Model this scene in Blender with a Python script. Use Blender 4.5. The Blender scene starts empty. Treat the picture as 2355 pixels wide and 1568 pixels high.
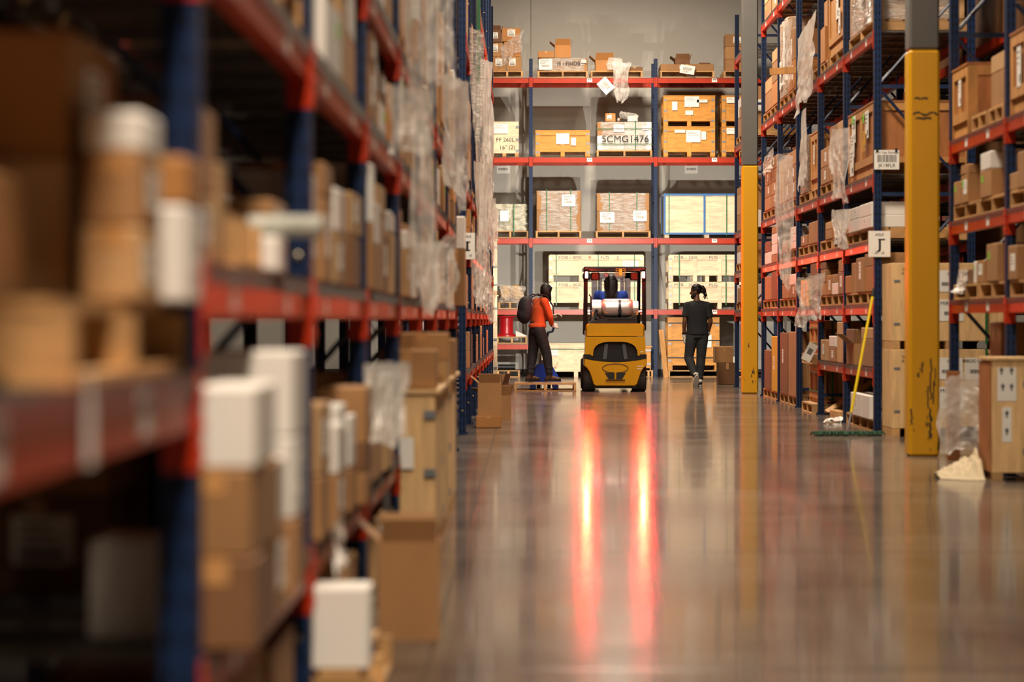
import bpy, bmesh, math, random
from mathutils import Vector, Matrix, noise, Euler
R = math.radians
PI = math.pi
SC = bpy.context.scene
COL = SC.collection
rng = random.Random(7)

# ---------------------------------------------------------------- camera, world, lights, exposure
CAMH, F = 1.2, 5560.0
cam = bpy.data.cameras.new('camera')
cam.lens, cam.sensor_width = 85.0, 36.0
cam.shift_x, cam.shift_y = -0.0159, -0.0208
cam.clip_end = 200
cam.dof.use_dof = True
cam.dof.focus_distance = 41.0
cam.dof.aperture_fstop = 1.9
co = bpy.data.objects.new('camera', cam)
co.location, co.rotation_euler = (0, 0, CAMH), (R(90), 0, 0)
COL.objects.link(co)
SC.camera = co

SC.view_settings.view_transform = 'Standard'
SC.view_settings.look = 'None'
SC.view_settings.gamma = 1.0
SC.view_settings.use_curve_mapping = False
SC.view_settings.exposure = 0.0
SC.cycles.use_denoising = True
SC.cycles.max_bounces = 6
SC.cycles.diffuse_bounces = 2
SC.cycles.glossy_bounces = 3
SC.cycles.transparent_max_bounces = 10
SC.cycles.transmission_bounces = 4
SC.cycles.caustics_reflective = False
SC.cycles.caustics_refractive = False
SC.cycles.sample_clamp_indirect = 12.0

w = bpy.data.worlds.new('world')
SC.world = w
w.use_nodes = True
w.node_tree.nodes['Background'].inputs[0].default_value = (0.9, 0.8, 0.65, 1)
w.node_tree.nodes['Background'].inputs[1].default_value = 0.0015

WARM = (1.0, 0.84, 0.66)
LAMPS = [(0.5, 0.6, 1700), (1.2, 8.0, 130), (1.3, 14.0, 420), (1.2, 21.3, 950), (1.5, 30.0, 520), (1.5, 36.5, 900),
         (1.6, 46.0, 850), (-8.5, 22.5, 12), (9.5, 22.5, 12)]
for lx, ly, e in LAMPS:
    L = bpy.data.lights.new('high_bay_light', 'AREA')
    L.shape = 'RECTANGLE'
    L.size, L.size_y = 1.0, 2.4
    L.energy = e
    L.color = WARM
    lo = bpy.data.objects.new('high_bay_light', L)
    lo.location = (lx, ly, 9.05)
    COL.objects.link(lo)

def PX(px, d): return (px - 1215.0) * d / F
def PZ(py, d): return CAMH - (py - 735.0) * d / F

# ---------------------------------------------------------------- materials
def lin(c):
    f = lambda v: v / 12.92 if v <= 0.04045 else ((v + 0.055) / 1.055) ** 2.4
    return tuple(f(v / 255.0) for v in c) + (1.0,)

def new_mat(name):
    m = bpy.data.materials.new(name)
    m.use_nodes = True
    nt = m.node_tree
    return m, nt, nt.nodes, nt.links, nt.nodes['Principled BSDF']

def mat(name, rgb, rough=0.6, metal=0.0, nscale=0, namt=0.0, stretch=(1, 1, 1), bump=0.0, rand=0.0, spec=0.5, bscale=None):
    m, nt, N, L, P = new_mat(name)
    P.inputs['Roughness'].default_value = rough
    P.inputs['Metallic'].default_value = metal
    P.inputs['Specular IOR Level'].default_value = spec
    c = lin(rgb)
    P.inputs['Base Color'].default_value = c
    if nscale or rand or bump:
        tc = N.new('ShaderNodeTexCoord')
        mp = N.new('ShaderNodeMapping')
        mp.inputs['Scale'].default_value = stretch
        L.new(tc.outputs['Object'], mp.inputs['Vector'])
        oi = N.new('ShaderNodeObjectInfo')
        cx = N.new('ShaderNodeCombineXYZ')
        mu = N.new('ShaderNodeMath'); mu.operation = 'MULTIPLY'; mu.inputs[1].default_value = 37.0
        L.new(oi.outputs['Random'], mu.inputs[0])
        L.new(mu.outputs[0], cx.inputs[0]); L.new(mu.outputs[0], cx.inputs[2])
        L.new(cx.outputs[0], mp.inputs['Location'])
        val = None
        if nscale:
            nz = N.new('ShaderNodeTexNoise')
            nz.inputs['Scale'].default_value = nscale
            nz.inputs['Detail'].default_value = 4
            L.new(mp.outputs[0], nz.inputs['Vector'])
            mr = N.new('ShaderNodeMapRange')
            mr.inputs[1].default_value, mr.inputs[2].default_value = 0.3, 0.7
            mr.inputs[3].default_value, mr.inputs[4].default_value = 1 - namt, 1 + namt
            L.new(nz.outputs['Fac'], mr.inputs[0])
            val = mr.outputs[0]
        if rand:
            mr2 = N.new('ShaderNodeMapRange')
            mr2.inputs[3].default_value, mr2.inputs[4].default_value = 1 - rand, 1 + rand
            L.new(oi.outputs['Random'], mr2.inputs[0])
            if val is None: val = mr2.outputs[0]
            else:
                mm = N.new('ShaderNodeMath'); mm.operation = 'MULTIPLY'
                L.new(val, mm.inputs[0]); L.new(mr2.outputs[0], mm.inputs[1]); val = mm.outputs[0]
        if val is not None:
            vm = N.new('ShaderNodeVectorMath'); vm.operation = 'SCALE'
            vm.inputs[0].default_value = c[:3]
            L.new(val, vm.inputs['Scale'])
            L.new(vm.outputs[0], P.inputs['Base Color'])
        if bump:
            nb = N.new('ShaderNodeTexNoise')
            nb.inputs['Scale'].default_value = bscale or 12
            nb.inputs['Detail'].default_value = 3
            L.new(mp.outputs[0], nb.inputs['Vector'])
            bp = N.new('ShaderNodeBump')
            bp.inputs['Strength'].default_value = min(1.0, bump)
            bp.inputs['Distance'].default_value = 0.02
            L.new(nb.outputs['Fac'], bp.inputs['Height'])
            L.new(bp.outputs[0], P.inputs['Normal'])
    return m

def wood(name, rgb, knots=True, stretch=(1.2, 1.2, 14), rand=0.12, rough=0.65):
    """plywood or planks: stretched grain and dark round knots"""
    m, nt, N, L, P = new_mat(name)
    P.inputs['Roughness'].default_value = rough
    tc = N.new('ShaderNodeTexCoord')
    oi = N.new('ShaderNodeObjectInfo')
    mu = N.new('ShaderNodeMath'); mu.operation = 'MULTIPLY'; mu.inputs[1].default_value = 23.0
    L.new(oi.outputs['Random'], mu.inputs[0])
    cx = N.new('ShaderNodeCombineXYZ')
    for i in range(3): L.new(mu.outputs[0], cx.inputs[i])
    ad = N.new('ShaderNodeVectorMath'); ad.operation = 'ADD'
    L.new(tc.outputs['Object'], ad.inputs[0]); L.new(cx.outputs[0], ad.inputs[1])
    mp = N.new('ShaderNodeMapping'); mp.inputs['Scale'].default_value = stretch
    L.new(ad.outputs[0], mp.inputs['Vector'])
    nz = N.new('ShaderNodeTexNoise'); nz.inputs['Scale'].default_value = 3.0; nz.inputs['Detail'].default_value = 5
    nz.inputs['Distortion'].default_value = 0.6
    L.new(mp.outputs[0], nz.inputs['Vector'])
    cr = N.new('ShaderNodeValToRGB')
    c = lin(rgb)
    e = cr.color_ramp.elements
    e[0].position, e[0].color = 0.32, tuple(v * 0.72 for v in c[:3]) + (1,)
    e[1].position, e[1].color = 0.62, c
    L.new(nz.outputs['Fac'], cr.inputs[0])
    out = cr.outputs[0]
    if knots:
        mk = N.new('ShaderNodeMapping'); mk.inputs['Scale'].default_value = (3.2, 3.2, 2.4)
        L.new(ad.outputs[0], mk.inputs['Vector'])
        vo = N.new('ShaderNodeTexVoronoi'); vo.inputs['Scale'].default_value = 1.0
        L.new(mk.outputs[0], vo.inputs['Vector'])
        mr = N.new('ShaderNodeMapRange')
        mr.inputs[1].default_value, mr.inputs[2].default_value = 0.05, 0.14
        mr.inputs[3].default_value, mr.inputs[4].default_value = 0.75, 0.0
        L.new(vo.outputs['Distance'], mr.inputs[0])
        mx = N.new('ShaderNodeMix'); mx.data_type = 'RGBA'
        L.new(mr.outputs[0], mx.inputs[0]); L.new(out, mx.inputs[6])
        mx.inputs[7].default_value = tuple(v * k for v, k in zip(c[:3], (0.30, 0.17, 0.09))) + (1,)
        out = mx.outputs[2]
    r2 = N.new('ShaderNodeMapRange'); r2.inputs[3].default_value, r2.inputs[4].default_value = 1 - rand, 1 + rand
    L.new(oi.outputs['Random'], r2.inputs[0])
    vm = N.new('ShaderNodeVectorMath'); vm.operation = 'SCALE'
    L.new(out, vm.inputs[0]); L.new(r2.outputs[0], vm.inputs['Scale'])
    L.new(vm.outputs[0], P.inputs['Base Color'])
    return m

def film_mat(name, rgb, alpha, rough, bscale, bstr, vary=0.14, stretch=(1, 1, 1.6)):
    """thin polythene: partly clear, milky and glossy with crinkles"""
    m, nt, N, L, P = new_mat(name)
    P.inputs['Base Color'].default_value = lin(rgb)
    P.inputs['Roughness'].default_value = rough
    P.inputs['Specular IOR Level'].default_value = 0.8
    tc = N.new('ShaderNodeTexCoord')
    nz = N.new('ShaderNodeTexNoise'); nz.inputs['Scale'].default_value = bscale; nz.inputs['Detail'].default_value = 5
    nz.inputs['Distortion'].default_value = 1.2
    mp = N.new('ShaderNodeMapping'); mp.inputs['Scale'].default_value = stretch
    L.new(tc.outputs['Object'], mp.inputs[0]); L.new(mp.outputs[0], nz.inputs['Vector'])
    bp = N.new('ShaderNodeBump'); bp.inputs['Strength'].default_value = bstr; bp.inputs['Distance'].default_value = 0.03
    L.new(nz.outputs['Fac'], bp.inputs['Height']); L.new(bp.outputs[0], P.inputs['Normal'])
    tr = N.new('ShaderNodeBsdfTransparent')
    tl = N.new('ShaderNodeBsdfTranslucent'); tl.inputs['Color'].default_value = lin(rgb)
    a = N.new('ShaderNodeMixShader'); a.inputs[0].default_value = 0.25
    L.new(P.outputs[0], a.inputs[1]); L.new(tl.outputs[0], a.inputs[2])
    mr = N.new('ShaderNodeMapRange')
    mr.inputs[1].default_value, mr.inputs[2].default_value = 0.35, 0.65
    mr.inputs[3].default_value, mr.inputs[4].default_value = max(0, alpha - vary), min(1, alpha + vary)
    L.new(nz.outputs['Fac'], mr.inputs[0])
    b = N.new('ShaderNodeMixShader')
    L.new(mr.outputs[0], b.inputs[0]); L.new(tr.outputs[0], b.inputs[1]); L.new(a.outputs[0], b.inputs[2])
    L.new(b.outputs[0], nt.nodes['Material Output'].inputs[0])
    return m

def emit(name, rgb, strength, base=(20, 5, 5)):
    m, nt, N, L, P = new_mat(name)
    P.inputs['Base Color'].default_value = lin(base)
    P.inputs['Emission Color'].default_value = tuple(rgb) + (1,)
    P.inputs['Emission Strength'].default_value = strength
    return m

M = {}
M['k'] = mat('kraft_board', (160, 116, 72), 0.75, nscale=4, namt=0.10, rand=0.16)
M['t'] = mat('tan_board', (184, 144, 98), 0.75, nscale=4, namt=0.08, rand=0.12)
M['d'] = mat('dark_board', (118, 80, 48), 0.75, nscale=4, namt=0.12, rand=0.15)
M['o'] = mat('amber_board', (178, 120, 62), 0.7, nscale=4, namt=0.08, rand=0.1)
M['w'] = mat('white_board', (226, 220, 212), 0.55, nscale=3, namt=0.04, rand=0.05)
M['y'] = mat('yellow_board', (214, 170, 40), 0.5, nscale=3, namt=0.06)
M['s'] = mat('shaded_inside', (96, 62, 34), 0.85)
M['paper'] = mat('paper', (236, 232, 224), 0.6, nscale=8, namt=0.03)
M['tape'] = mat('packing_tape', (190, 140, 88), 0.25, rand=0.05)
M['ink'] = mat('black_ink', (18, 17, 18), 0.6)
M['greyink'] = mat('grey_print', (110, 108, 106), 0.6)
M['redink'] = mat('red_print', (200, 60, 40), 0.6)
M['orangeink'] = mat('orange_print', (235, 140, 20), 0.6)
M['pallet'] = wood('pallet_wood', (196, 150, 96), knots=False, stretch=(2, 2, 8), rand=0.25)
M['ply'] = wood('pale_plywood', (238, 196, 138), True, (6, 6, 0.9), 0.05)
M['pine'] = wood('pale_pine', (242, 217, 182), True, (1, 4, 5), 0.05)
M['amberply'] = wood('amber_plywood', (210, 144, 56), False, (1.5, 3, 5), 0.05, 0.5)
M['brownply'] = wood('brown_plywood', (172, 108, 56), False, (4, 4, 1), 0.06, 0.55)
M['stud'] = wood('crate_batten', (202, 144, 80), False, (4, 4, 1), 0.08)
M['wire'] = mat('galvanised_wire', (112, 108, 103), 0.5, 0.6)
M['bolt'] = mat('zinc_bolt', (170, 160, 140), 0.35, 0.8)
M['beam'] = mat('orange_beam_paint', (178, 46, 12), 0.36, spec=0.4, nscale=5, namt=0.10)
M['tag'] = mat('white_tag', (232, 228, 220), 0.5)
M['yellow'] = None
M['greycol'] = mat('grey_column_paint', (92, 90, 86), 0.5, nscale=3, namt=0.05)
M['black'] = mat('black_plastic', (20, 20, 22), 0.45)
M['rubber'] = mat('tyre_rubber', (38, 37, 36), 0.75, nscale=9, namt=0.15)
M['matte'] = mat('matte_black', (14, 13, 14), 0.85, spec=0.15)
M['darkmetal'] = mat('dark_metal', (34, 33, 36), 0.35, 0.5)
M['fork_yellow'] = mat('forklift_yellow', (192, 140, 2), 0.28, nscale=3, namt=0.06, bump=0.05)
M['tank'] = mat('brushed_tank', (205, 200, 198), 0.32, 0.75, nscale=2, namt=0.05)
M['steel'] = mat('bright_steel', (180, 178, 184), 0.3, 0.85)
M['red_lamp'] = emit('red_lamp_glow', (1.0, 0.05, 0.018), 4200.0)
M['amber_lamp'] = emit('amber_beacon', (1.0, 0.22, 0.02), 2.0, (120, 50, 5))
M['white_lamp'] = emit('headlamp_glow', (1.0, 0.9, 0.7), 60.0, (200, 200, 200))
M['amber_cage'] = mat('amber_cage', (224, 140, 20), 0.4)
M['lens'] = mat('grey_lens', (120, 110, 112), 0.15)
M['red'] = mat('red_plastic', (190, 24, 34), 0.35)
M['skin'] = mat('brown_skin', (104, 66, 46), 0.5, nscale=10, namt=0.06)
M['hair'] = mat('black_hair', (22, 16, 14), 0.5, spec=0.3)
M['rust'] = mat('rust_cotton', (196, 78, 30), 0.85, nscale=5, namt=0.1, bump=0.35, bscale=9)
M['blacktee'] = mat('black_cotton', (24, 25, 29), 0.85, nscale=6, namt=0.1, bump=0.35, bscale=9)
M['blue_shirt'] = mat('blue_cotton', (34, 72, 178), 0.8, nscale=6, namt=0.1, bump=0.35, bscale=9)
M['jeans'] = mat('black_denim', (32, 33, 38), 0.8, nscale=14, namt=0.25, bump=0.5, bscale=14)
M['joggers'] = mat('charcoal_joggers', (42, 45, 47), 0.8, nscale=7, namt=0.15, bump=0.5, bscale=10)
M['boot'] = mat('brown_boot', (60, 38, 24), 0.7, nscale=14, namt=0.2)
M['bag'] = mat('navy_backpack', (28, 30, 38), 0.8, nscale=8, namt=0.1, bump=0.3)
M['glove'] = mat('white_glove', (236, 234, 226), 0.8, bump=0.2)
M['white_rubber'] = mat('white_sole', (226, 222, 212), 0.6)
M['eye'] = mat('eye', (90, 74, 64), 0.3)
M['jack_blue'] = mat('pallet_jack_blue', (22, 70, 190), 0.4)
M['navy'] = mat('navy_metal', (24, 38, 66), 0.35)
M['foil'] = film_mat('foil_wrap', (205, 200, 178), 1.0, 0.2, 5, 1.0, 0.1, (1, 1, 3))
M['canvas'] = mat('tan_canvas', (176, 138, 78), 0.8, nscale=5, namt=0.12, bump=0.6, bscale=7)
M['cream'] = mat('cream_sheet', (196, 178, 146), 0.8, bump=0.3, bscale=5)
M['film'] = film_mat('loose_film', (244, 238, 230), 0.52, 0.14, 3, 0.30, 0.2)
M['clear'] = film_mat('thin_clear_film', (240, 232, 224), 0.36, 0.16, 9, 1.0)
M['wrap'] = film_mat('stretch_wrap', (226, 218, 210), 0.62, 0.10, 5, 1.0, 0.35, (1, 1, 7))
M['milky'] = film_mat('milky_film', (240, 234, 226), 0.78, 0.24, 3, 0.3, 0.15)
M['strap'] = mat('green_strap', (24, 104, 52), 0.4)
M['blackstrap'] = mat('black_strap', (22, 22, 24), 0.4)
M['frameblue'] = mat('blue_edge_trim', (46, 104, 168), 0.45)
M['mopgreen'] = mat('green_mop_yarn', (34, 70, 46), 0.95, nscale=20, namt=0.3, bump=0.6, bscale=30)
M['mopyellow'] = mat('yellow_handle', (226, 196, 16), 0.4)
M['lime'] = mat('lime_sticker', (120, 214, 40), 0.5)
M['greyplate'] = mat('grey_metal_clip', (134, 140, 148), 0.4, 0.5)
M['rope'] = mat('grey_bubble_roll', (168, 168, 158), 0.6, nscale=18, namt=0.2, bump=0.8, bscale=22)
M['lampbody'] = mat('lamp_housing', (150, 150, 150), 0.5)

# rack steel with two rows of punched slots on the post face
def post_mat(name, rgb, dots=True):
    m, nt, N, L, P = new_mat(name)
    P.inputs['Roughness'].default_value = 0.5
    P.inputs['Specular IOR Level'].default_value = 0.3
    c = lin(rgb)
    tc = N.new('ShaderNodeTexCoord')
    sx = N.new('ShaderNodeSeparateXYZ')
    L.new(tc.outputs['Object'], sx.inputs[0])
    def math_(op, a, b=None):
        n = N.new('ShaderNodeMath'); n.operation = op
        for i, v in enumerate((a, b)):
            if v is None: continue
            if isinstance(v, (int, float)): n.inputs[i].default_value = v
            else: L.new(v, n.inputs[i])
        return n.outputs[0]
    zf = math_('FRACT', math_('DIVIDE', sx.outputs[2], 0.076))
    zin = math_('LESS_THAN', math_('ABSOLUTE', math_('SUBTRACT', zf, 0.5)), 0.22)
    u = math_('MINIMUM', math_('ABSOLUTE', math_('SUBTRACT', math_('ABSOLUTE', sx.outputs[0]), 0.019)),
              math_('ABSOLUTE', math_('SUBTRACT', math_('ABSOLUTE', sx.outputs[1]), 0.019)))
    xin = math_('LESS_THAN', u, 0.007)
    f = math_('MULTIPLY', zin, xin)
    mx = N.new('ShaderNodeMix'); mx.data_type = 'RGBA'
    L.new(f, mx.inputs[0])
    mx.inputs[6].default_value = c
    mx.inputs[7].default_value = lin((8, 9, 14))
    L.new(mx.outputs[2], P.inputs['Base Color'])
    return m
M['post'] = post_mat('blue_rack_post', (18, 40, 76))
M['brace'] = mat('blue_rack_brace', (18, 38, 72), 0.4)

def yellow_paint():
    m, nt, N, L, P = new_mat('yellow_column_paint')
    P.inputs['Roughness'].default_value = 0.42
    tc = N.new('ShaderNodeTexCoord')
    mp = N.new('ShaderNodeMapping'); mp.inputs['Scale'].default_value = (9, 9, 2.6)
    L.new(tc.outputs['Object'], mp.inputs[0])
    n1 = N.new('ShaderNodeTexNoise'); n1.inputs['Scale'].default_value = 1.0; n1.inputs['Detail'].default_value = 6
    n1.inputs['Roughness'].default_value = 0.7
    L.new(mp.outputs[0], n1.inputs['Vector'])
    sx = N.new('ShaderNodeSeparateXYZ'); L.new(tc.outputs['Object'], sx.inputs[0])
    # knocks sit low on the column, where trucks reach
    mr = N.new('ShaderNodeMapRange')
    mr.inputs[1].default_value, mr.inputs[2].default_value = 0.0, 2.6
    mr.inputs[3].default_value, mr.inputs[4].default_value = 0.60, 0.75
    L.new(sx.outputs[2], mr.inputs[0])
    gt = N.new('ShaderNodeMath'); gt.operation = 'GREATER_THAN'
    L.new(n1.outputs['Fac'], gt.inputs[0]); L.new(mr.outputs[0], gt.inputs[1])
    mx = N.new('ShaderNodeMix'); mx.data_type = 'RGBA'
    L.new(gt.outputs[0], mx.inputs[0])
    mx.inputs[6].default_value = lin((214, 156, 8)); mx.inputs[7].default_value = lin((46, 40, 28))
    L.new(mx.outputs[2], P.inputs['Base Color'])
    return m
M['yellow'] = yellow_paint()

def floor_mat():
    m, nt, N, L, P = new_mat('polished_concrete')
    tc = N.new('ShaderNodeTexCoord')
    n1 = N.new('ShaderNodeTexNoise'); n1.inputs['Scale'].default_value = 0.7; n1.inputs['Detail'].default_value = 7
    n1.inputs['Roughness'].default_value = 0.62; n1.inputs['Distortion'].default_value = 0.4
    L.new(tc.outputs['Object'], n1.inputs['Vector'])
    n2 = N.new('ShaderNodeTexNoise'); n2.inputs['Scale'].default_value = 14; n2.inputs['Detail'].default_value = 4
    L.new(tc.outputs['Object'], n2.inputs['Vector'])
    cr = N.new('ShaderNodeValToRGB')
    e = cr.color_ramp.elements
    e[0].position, e[0].color = 0.30, lin((80, 71, 63))
    e[1].position, e[1].color = 0.70, lin((118, 106, 95))
    L.new(n1.outputs['Fac'], cr.inputs[0])
    sx = N.new('ShaderNodeSeparateXYZ'); L.new(tc.outputs['Object'], sx.inputs[0])
    def math_(op, a, b=None):
        n = N.new('ShaderNodeMath'); n.operation = op
        for i, v in enumerate((a, b)):
            if v is None: continue
            if isinstance(v, (int, float)): n.inputs[i].default_value = v
            else: L.new(v, n.inputs[i])
        return n.outputs[0]
    def joint(s, off, wd):
        f = math_('FRACT', math_('DIVIDE', math_('SUBTRACT', s, off - 4.2 * 20 + 2.1), 4.2))
        return math_('LESS_THAN', math_('ABSOLUTE', math_('SUBTRACT', f, 0.5)), wd)
    j = math_('MAXIMUM', joint(sx.outputs[0], -0.35, 0.0022), joint(sx.outputs[1], 16.7, 0.006))
    mx = N.new('ShaderNodeMix'); mx.data_type = 'RGBA'
    L.new(math_('MULTIPLY', j, 0.75), mx.inputs[0]); L.new(cr.outputs[0], mx.inputs[6])
    mx.inputs[7].default_value = lin((50, 44, 38))
    L.new(mx.outputs[2], P.inputs['Base Color'])
    mr = N.new('ShaderNodeMapRange')
    mr.inputs[1].default_value, mr.inputs[2].default_value = 0.3, 0.7
    mr.inputs[3].default_value, mr.inputs[4].default_value = 0.12, 0.17
    L.new(n1.outputs['Fac'], mr.inputs[0])
    L.new(math_('MAXIMUM', mr.outputs[0], math_('MULTIPLY', j, 0.25)), P.inputs['Roughness'])
    bp = N.new('ShaderNodeBump'); bp.inputs['Strength'].default_value = 0.02; bp.inputs['Distance'].default_value = 0.01
    L.new(n2.outputs['Fac'], bp.inputs['Height']); L.new(bp.outputs[0], P.inputs['Normal'])
    P.inputs['Specular IOR Level'].default_value = 0.04
    P.inputs['Coat Weight'].default_value = 0.20
    P.inputs['Coat Roughness'].default_value = 0.05
    P.inputs['Coat IOR'].default_value = 1.22
    L.new(bp.outputs[0], P.inputs['Coat Normal'])
    return m
M['floor'] = floor_mat()
M['wall'] = mat('painted_wall', (190, 186, 178), 0.75, nscale=0.6, namt=0.05)
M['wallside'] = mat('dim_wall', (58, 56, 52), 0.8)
M['ceiling'] = mat('dark_deck_ceiling', (70, 68, 64), 0.8)

# ---------------------------------------------------------------- mesh helpers
class MB:
    """collects shapes and links them as one mesh object"""
    def __init__(s): s.v, s.f, s.m = [], [], []
    def add(s, vs, fs, mi=0, mx=None):
        b = len(s.v)
        s.v += [tuple(mx @ Vector(p)) if mx else tuple(p) for p in vs]
        s.f += [tuple(b + i for i in f) for f in fs]
        s.m += [mi] * len(fs)
    def box(s, x0, x1, y0, y1, z0, z1, mi=0, mx=None):
        s.add([(x0, y0, z0), (x1, y0, z0), (x1, y1, z0), (x0, y1, z0), (x0, y0, z1), (x1, y0, z1), (x1, y1, z1), (x0, y1, z1)],
              [(0, 3, 2, 1), (4, 5, 6, 7), (0, 1, 5, 4), (1, 2, 6, 5), (2, 3, 7, 6), (3, 0, 4, 7)], mi, mx)
    def cbox(s, x0, x1, y0, y1, z0, z1, c=0.006, mi=0, mx=None):
        """box with chamfered edges"""
        c = min(c, (x1 - x0) / 3, (y1 - y0) / 3, (z1 - z0) / 3)
        bm = bmesh.new()
        bmesh.ops.create_cube(bm, size=1)
        for v in bm.verts:
            v.co = Vector(((x0 + x1) / 2 + v.co.x * (x1 - x0), (y0 + y1) / 2 + v.co.y * (y1 - y0), (z0 + z1) / 2 + v.co.z * (z1 - z0)))
        bmesh.ops.bevel(bm, geom=bm.edges[:], offset=c, segments=1, affect='EDGES', profile=0.5)
        bm.verts.ensure_lookup_table()
        s.add([v.co.copy() for v in bm.verts], [[v.index for v in f.verts] for f in bm.faces], mi, mx)
        bm.free()
    def prism(s, poly, y0, y1, mi=0, mx=None, inset=0.0, dy=0.0):
        """x-z outline extruded along y; inset rounds the y0 edge"""
        n = len(poly)
        cx = sum(p[0] for p in poly) / n; cz = sum(p[1] for p in poly) / n
        rings = []
        if inset:
            rings.append((y0, [(x + (cx - x) * inset, z + (cz - z) * inset) for x, z in poly]))
            rings.append((y0 + dy, poly))
        else: rings.append((y0, poly))
        rings.append((y1, poly))
        vs, fs = [], []
        for y, pl in rings: vs += [(x, y, z) for x, z in pl]
        for r in range(len(rings) - 1):
            for i in range(n):
                a, b = r * n + i, r * n + (i + 1) % n
                fs.append((a, b, b + n, a + n))
        fs.append(tuple(range(n))[::-1]); fs.append(tuple(range((len(rings) - 1) * n, len(rings) * n)))
        s.add(vs, fs, mi, mx)
    def tube(s, p0, p1, r0, r1=None, n=10, mi=0, caps=True, mx=None):
        r1 = r0 if r1 is None else r1
        p0, p1 = Vector(p0), Vector(p1)
        d = (p1 - p0)
        if d.length < 1e-7: return
        d.normalize()
        a = d.orthogonal().normalized(); b = d.cross(a)
        vs = [p + (a * math.cos(t) + b * math.sin(t)) * r for p, r in ((p0, r0), (p1, r1)) for t in [2 * PI * i / n for i in range(n)]]
        fs = [(i, (i + 1) % n, n + (i + 1) % n, n + i) for i in range(n)]
        if caps: fs += [tuple(range(n))[::-1], tuple(range(n, 2 * n))]
        s.add(vs, fs, mi, mx)
    def path(s, pts, r, n=8, mi=0, mx=None, r1=None):
        """one swept tube along points"""
        pts = [Vector(p) for p in pts]
        k = len(pts)
        vs, fs = [], []
        a = None
        for i, p in enumerate(pts):
            d = (pts[min(i + 1, k - 1)] - pts[max(i - 1, 0)]).normalized()
            a = d.orthogonal().normalized() if a is None else (a - d * a.dot(d)).normalized()
            b = d.cross(a)
            rr = r if r1 is None else r + (r1 - r) * i / (k - 1)
            vs += [p + (a * math.cos(2 * PI * j / n) + b * math.sin(2 * PI * j / n)) * rr for j in range(n)]
        for i in range(k - 1):
            fs += [(i * n + j, i * n + (j + 1) % n, (i + 1) * n + (j + 1) % n, (i + 1) * n + j) for j in range(n)]
        fs += [tuple(range(n))[::-1], tuple(range((k - 1) * n, k * n))]
        s.add(vs, fs, mi, mx)
    def lathe(s, prof, n=24, mi=0, mx=None):
        """profile of (radius, z) turned about z"""
        k = len(prof)
        vs = [(r * math.cos(2 * PI * j / n), r * math.sin(2 * PI * j / n), z) for r, z in prof for j in range(n)]
        fs = [(i * n + j, i * n + (j + 1) % n, (i + 1) * n + (j + 1) % n, (i + 1) * n + j) for i in range(k - 1) for j in range(n)]
        fs += [tuple(range(n))[::-1], tuple(range((k - 1) * n, k * n))]
        s.add(vs, fs, mi, mx)
    def ball(s, c, r, n=12, mi=0, mx=None):
        rx, ry, rz = (r, r, r) if isinstance(r, (int, float)) else r
        m = n // 2 + 1
        vs = [(c[0], c[1], c[2] - rz)]
        for i in range(1, m):
            t = PI * i / m
            vs += [(c[0] + rx * math.sin(t) * math.cos(2 * PI * j / n), c[1] + ry * math.sin(t) * math.sin(2 * PI * j / n), c[2] - rz * math.cos(t)) for j in range(n)]
        vs.append((c[0], c[1], c[2] + rz))
        fs = [(0, 1 + (j + 1) % n, 1 + j) for j in range(n)]
        for i in range(m - 2):
            o = 1 + i * n
            fs += [(o + j, o + (j + 1) % n, o + n + (j + 1) % n, o + n + j) for j in range(n)]
        o = 1 + (m - 2) * n
        fs += [(o + j, o + (j + 1) % n, len(vs) - 1) for j in range(n)]
        s.add(vs, fs, mi, mx)
    def loft(s, rings, n=20, mi=0, mx=None):
        """rings of (centre, rx, ry) stacked; closed ends"""
        k = len(rings)
        vs, fs = [], []
        for c, rx, ry in rings:
            vs += [(c[0] + rx * math.cos(2 * PI * j / n), c[1] + ry * math.sin(2 * PI * j / n), c[2]) for j in range(n)]
        for i in range(k - 1):
            fs += [(i * n + j, i * n + (j + 1) % n, (i + 1) * n + (j + 1) % n, (i + 1) * n + j) for j in range(n)]
        fs += [tuple(range(n))[::-1], tuple(range((k - 1) * n, k * n))]
        s.add(vs, fs, mi, mx)
    def mesh(s, name, mats, smooth=False):
        me = bpy.data.meshes.new(name)
        me.from_pydata([tuple(p) for p in s.v], [], s.f)
        for mm in (mats if isinstance(mats, (list, tuple)) else [mats]): me.materials.append(mm)
        me.polygons.foreach_set('material_index', s.m)
        if smooth: me.polygons.foreach_set('use_smooth', [True] * len(me.polygons))
        me.update()
        return me
    def build(s, name, mats, parent=None, loc=(0, 0, 0), rot=(0, 0, 0), smooth=False):
        return place(name, s.mesh(name, mats, smooth), parent, loc, rot)

def place(name, me, parent=None, loc=(0, 0, 0), rot=(0, 0, 0)):
    o = bpy.data.objects.new(name, me)
    COL.objects.link(o)
    if parent: o.parent = parent
    o.location, o.rotation_euler = loc, rot
    return o

USED = {}
def tag(o, label, cat, group=None):
    if label in USED: print('DUPLICATE LABEL', label)
    USED[label] = 1
    o['label'], o['category'] = label, cat
    if group: o['group'] = group
    return o

def thing(name, label, cat, loc=(0, 0, 0), rz=0.0, group=None, rot=None):
    o = bpy.data.objects.new(name, None)
    o.empty_display_size = 0.1
    COL.objects.link(o)
    o.location = loc
    o.rotation_euler = rot or (0, 0, rz)
    return tag(o, label, cat, group)

def struct(name, mb, m, loc=(0, 0, 0)):
    o = mb.build(name, m, None, loc)
    o['kind'] = 'structure'
    return o

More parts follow.
